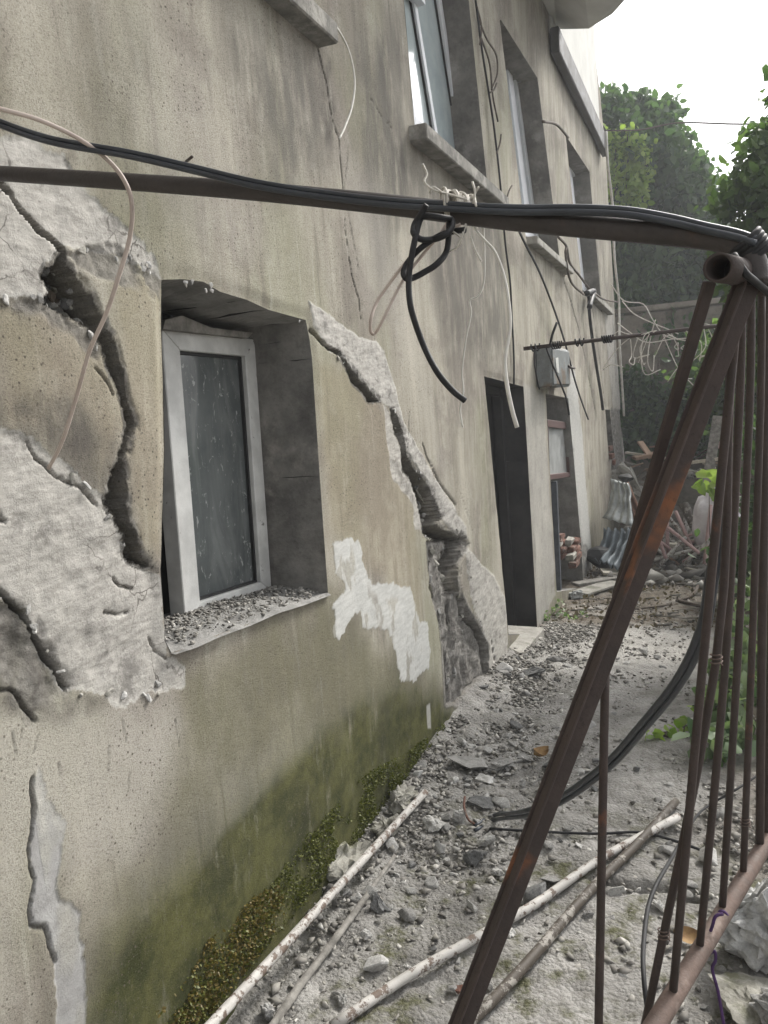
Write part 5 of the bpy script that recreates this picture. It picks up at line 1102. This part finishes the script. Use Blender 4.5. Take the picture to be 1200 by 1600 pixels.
T('dead_branch', 'dark forked dead branch lying across the far path', 'branch', [(on(((1058, 944), (1075, 938), (1086, 930), (1093, 917), (1112, 908)), .03), .018), (on(((1062, 944), (1085, 950), (1115, 956)), .03), .016)], M['twig'], 6)
T('dead_branch', 'thin straight dead stick lying left of the forked branch', 'branch', [(on(((955, 958), (1000, 954), (1050, 948)), .02), .009)], M['twig'], 5)
for i in range(34):
    if i < 20: p = Yp(random.uniform(982, 1115), random.uniform(690, 765), random.uniform(11.5, 12.4))
    else: p = Yp(random.uniform(1005, 1130), random.uniform(838, 880), random.uniform(9.0, 10.2)); p[2] = gz(p[0], p[1]) + random.uniform(.03, .18)
    an = random.uniform(-1.6, 1.6); el = random.gauss(.1, .3); ln = random.uniform(.25, .75); d_ = np.array([math.cos(an) * math.cos(el), math.sin(an) * math.cos(el) * .5, math.sin(el)])
    k = i % 4; board(('splintered grey board in the debris heap', 'pale broken board in the debris heap', 'dark broken board in the debris heap', 'tan broken board in the debris heap')[k], p - d_ * ln / 2, p + d_ * ln / 2, random.uniform(.04, .13), random.uniform(.012, .03), M[('wood', 'paleboard', 'twig', 'tanboard')[k]], 'board', 'broken_board')['group'] = ('grey boards in the heap', 'pale boards in the heap', 'dark boards in the heap', 'tan boards in the heap')[k]
N = 900; hx = np.concatenate([.2 + rng.random(600) * 1.6, .4 + rng.random(300) * 2]); hy = np.concatenate([8.2 + rng.random(600) * 3.2, 11.8 + rng.random(300) * 1.0])
tag(grit('debris', 0, (hx, hy), .015, .13, M['gravel'], 0, lambda x, y: np.where(y > 11.6, .42, zg(x, y) + .12 * sstep(9, 11, y))), 'broken masonry and dirt heaped at the far end of the passage', None, None, 'stuff')
# leaf litter and splinters over the far path
N = 1300; lx = rng.random(N) * 1.5; ly = 6.2 + rng.random(N) * 3.6
lt = leaves('leaf_litter', np.stack([lx, ly, zg(lx, ly) + .012], -1), .036, M['litter'], None, .3, .0, .6); tag(lt, 'brown leaf litter over the far end of the path', None, None, 'stuff')
sl_ = []
for k in range(60):
    x, y = random.uniform(.1, 1.5), random.uniform(6.2, 9.6); a = random.uniform(-.5, .5); l_ = random.uniform(.08, .3); sl_.append(([np.array([x, y, gz(x, y) + .015]), np.array([x + l_ * math.cos(a), y + l_ * math.sin(a), gz(x, y) + .03])], random.uniform(.004, .011)))
tag(tubes('splinters', sl_, M['wood'], None, 5, 1), 'splinters and sticks littering the far end of the path', None, None, 'stuff')

# ------------------------------------------------------------------ haze volume, added to stand in for lens glare
g = bpy.data.materials.new('glare_haze'); g.use_nodes = True; t_ = g.node_tree; t_.nodes.clear()
ou = t_.nodes.new('ShaderNodeOutputMaterial'); pv = t_.nodes.new('ShaderNodeVolumePrincipled'); pv.inputs['Color'].default_value = (.93, .96, 1, 1); pv.inputs['Density'].default_value = .0045; pv.inputs['Anisotropy'].default_value = .3
t_.links.new(pv.outputs[0], ou.inputs['Volume'])
tag(box('haze', (-56, -46, -2.0), (59, 72, 8.6), g, None, 0), 'added pale haze over the whole passage imitating lens glare', None, None, 'stuff')
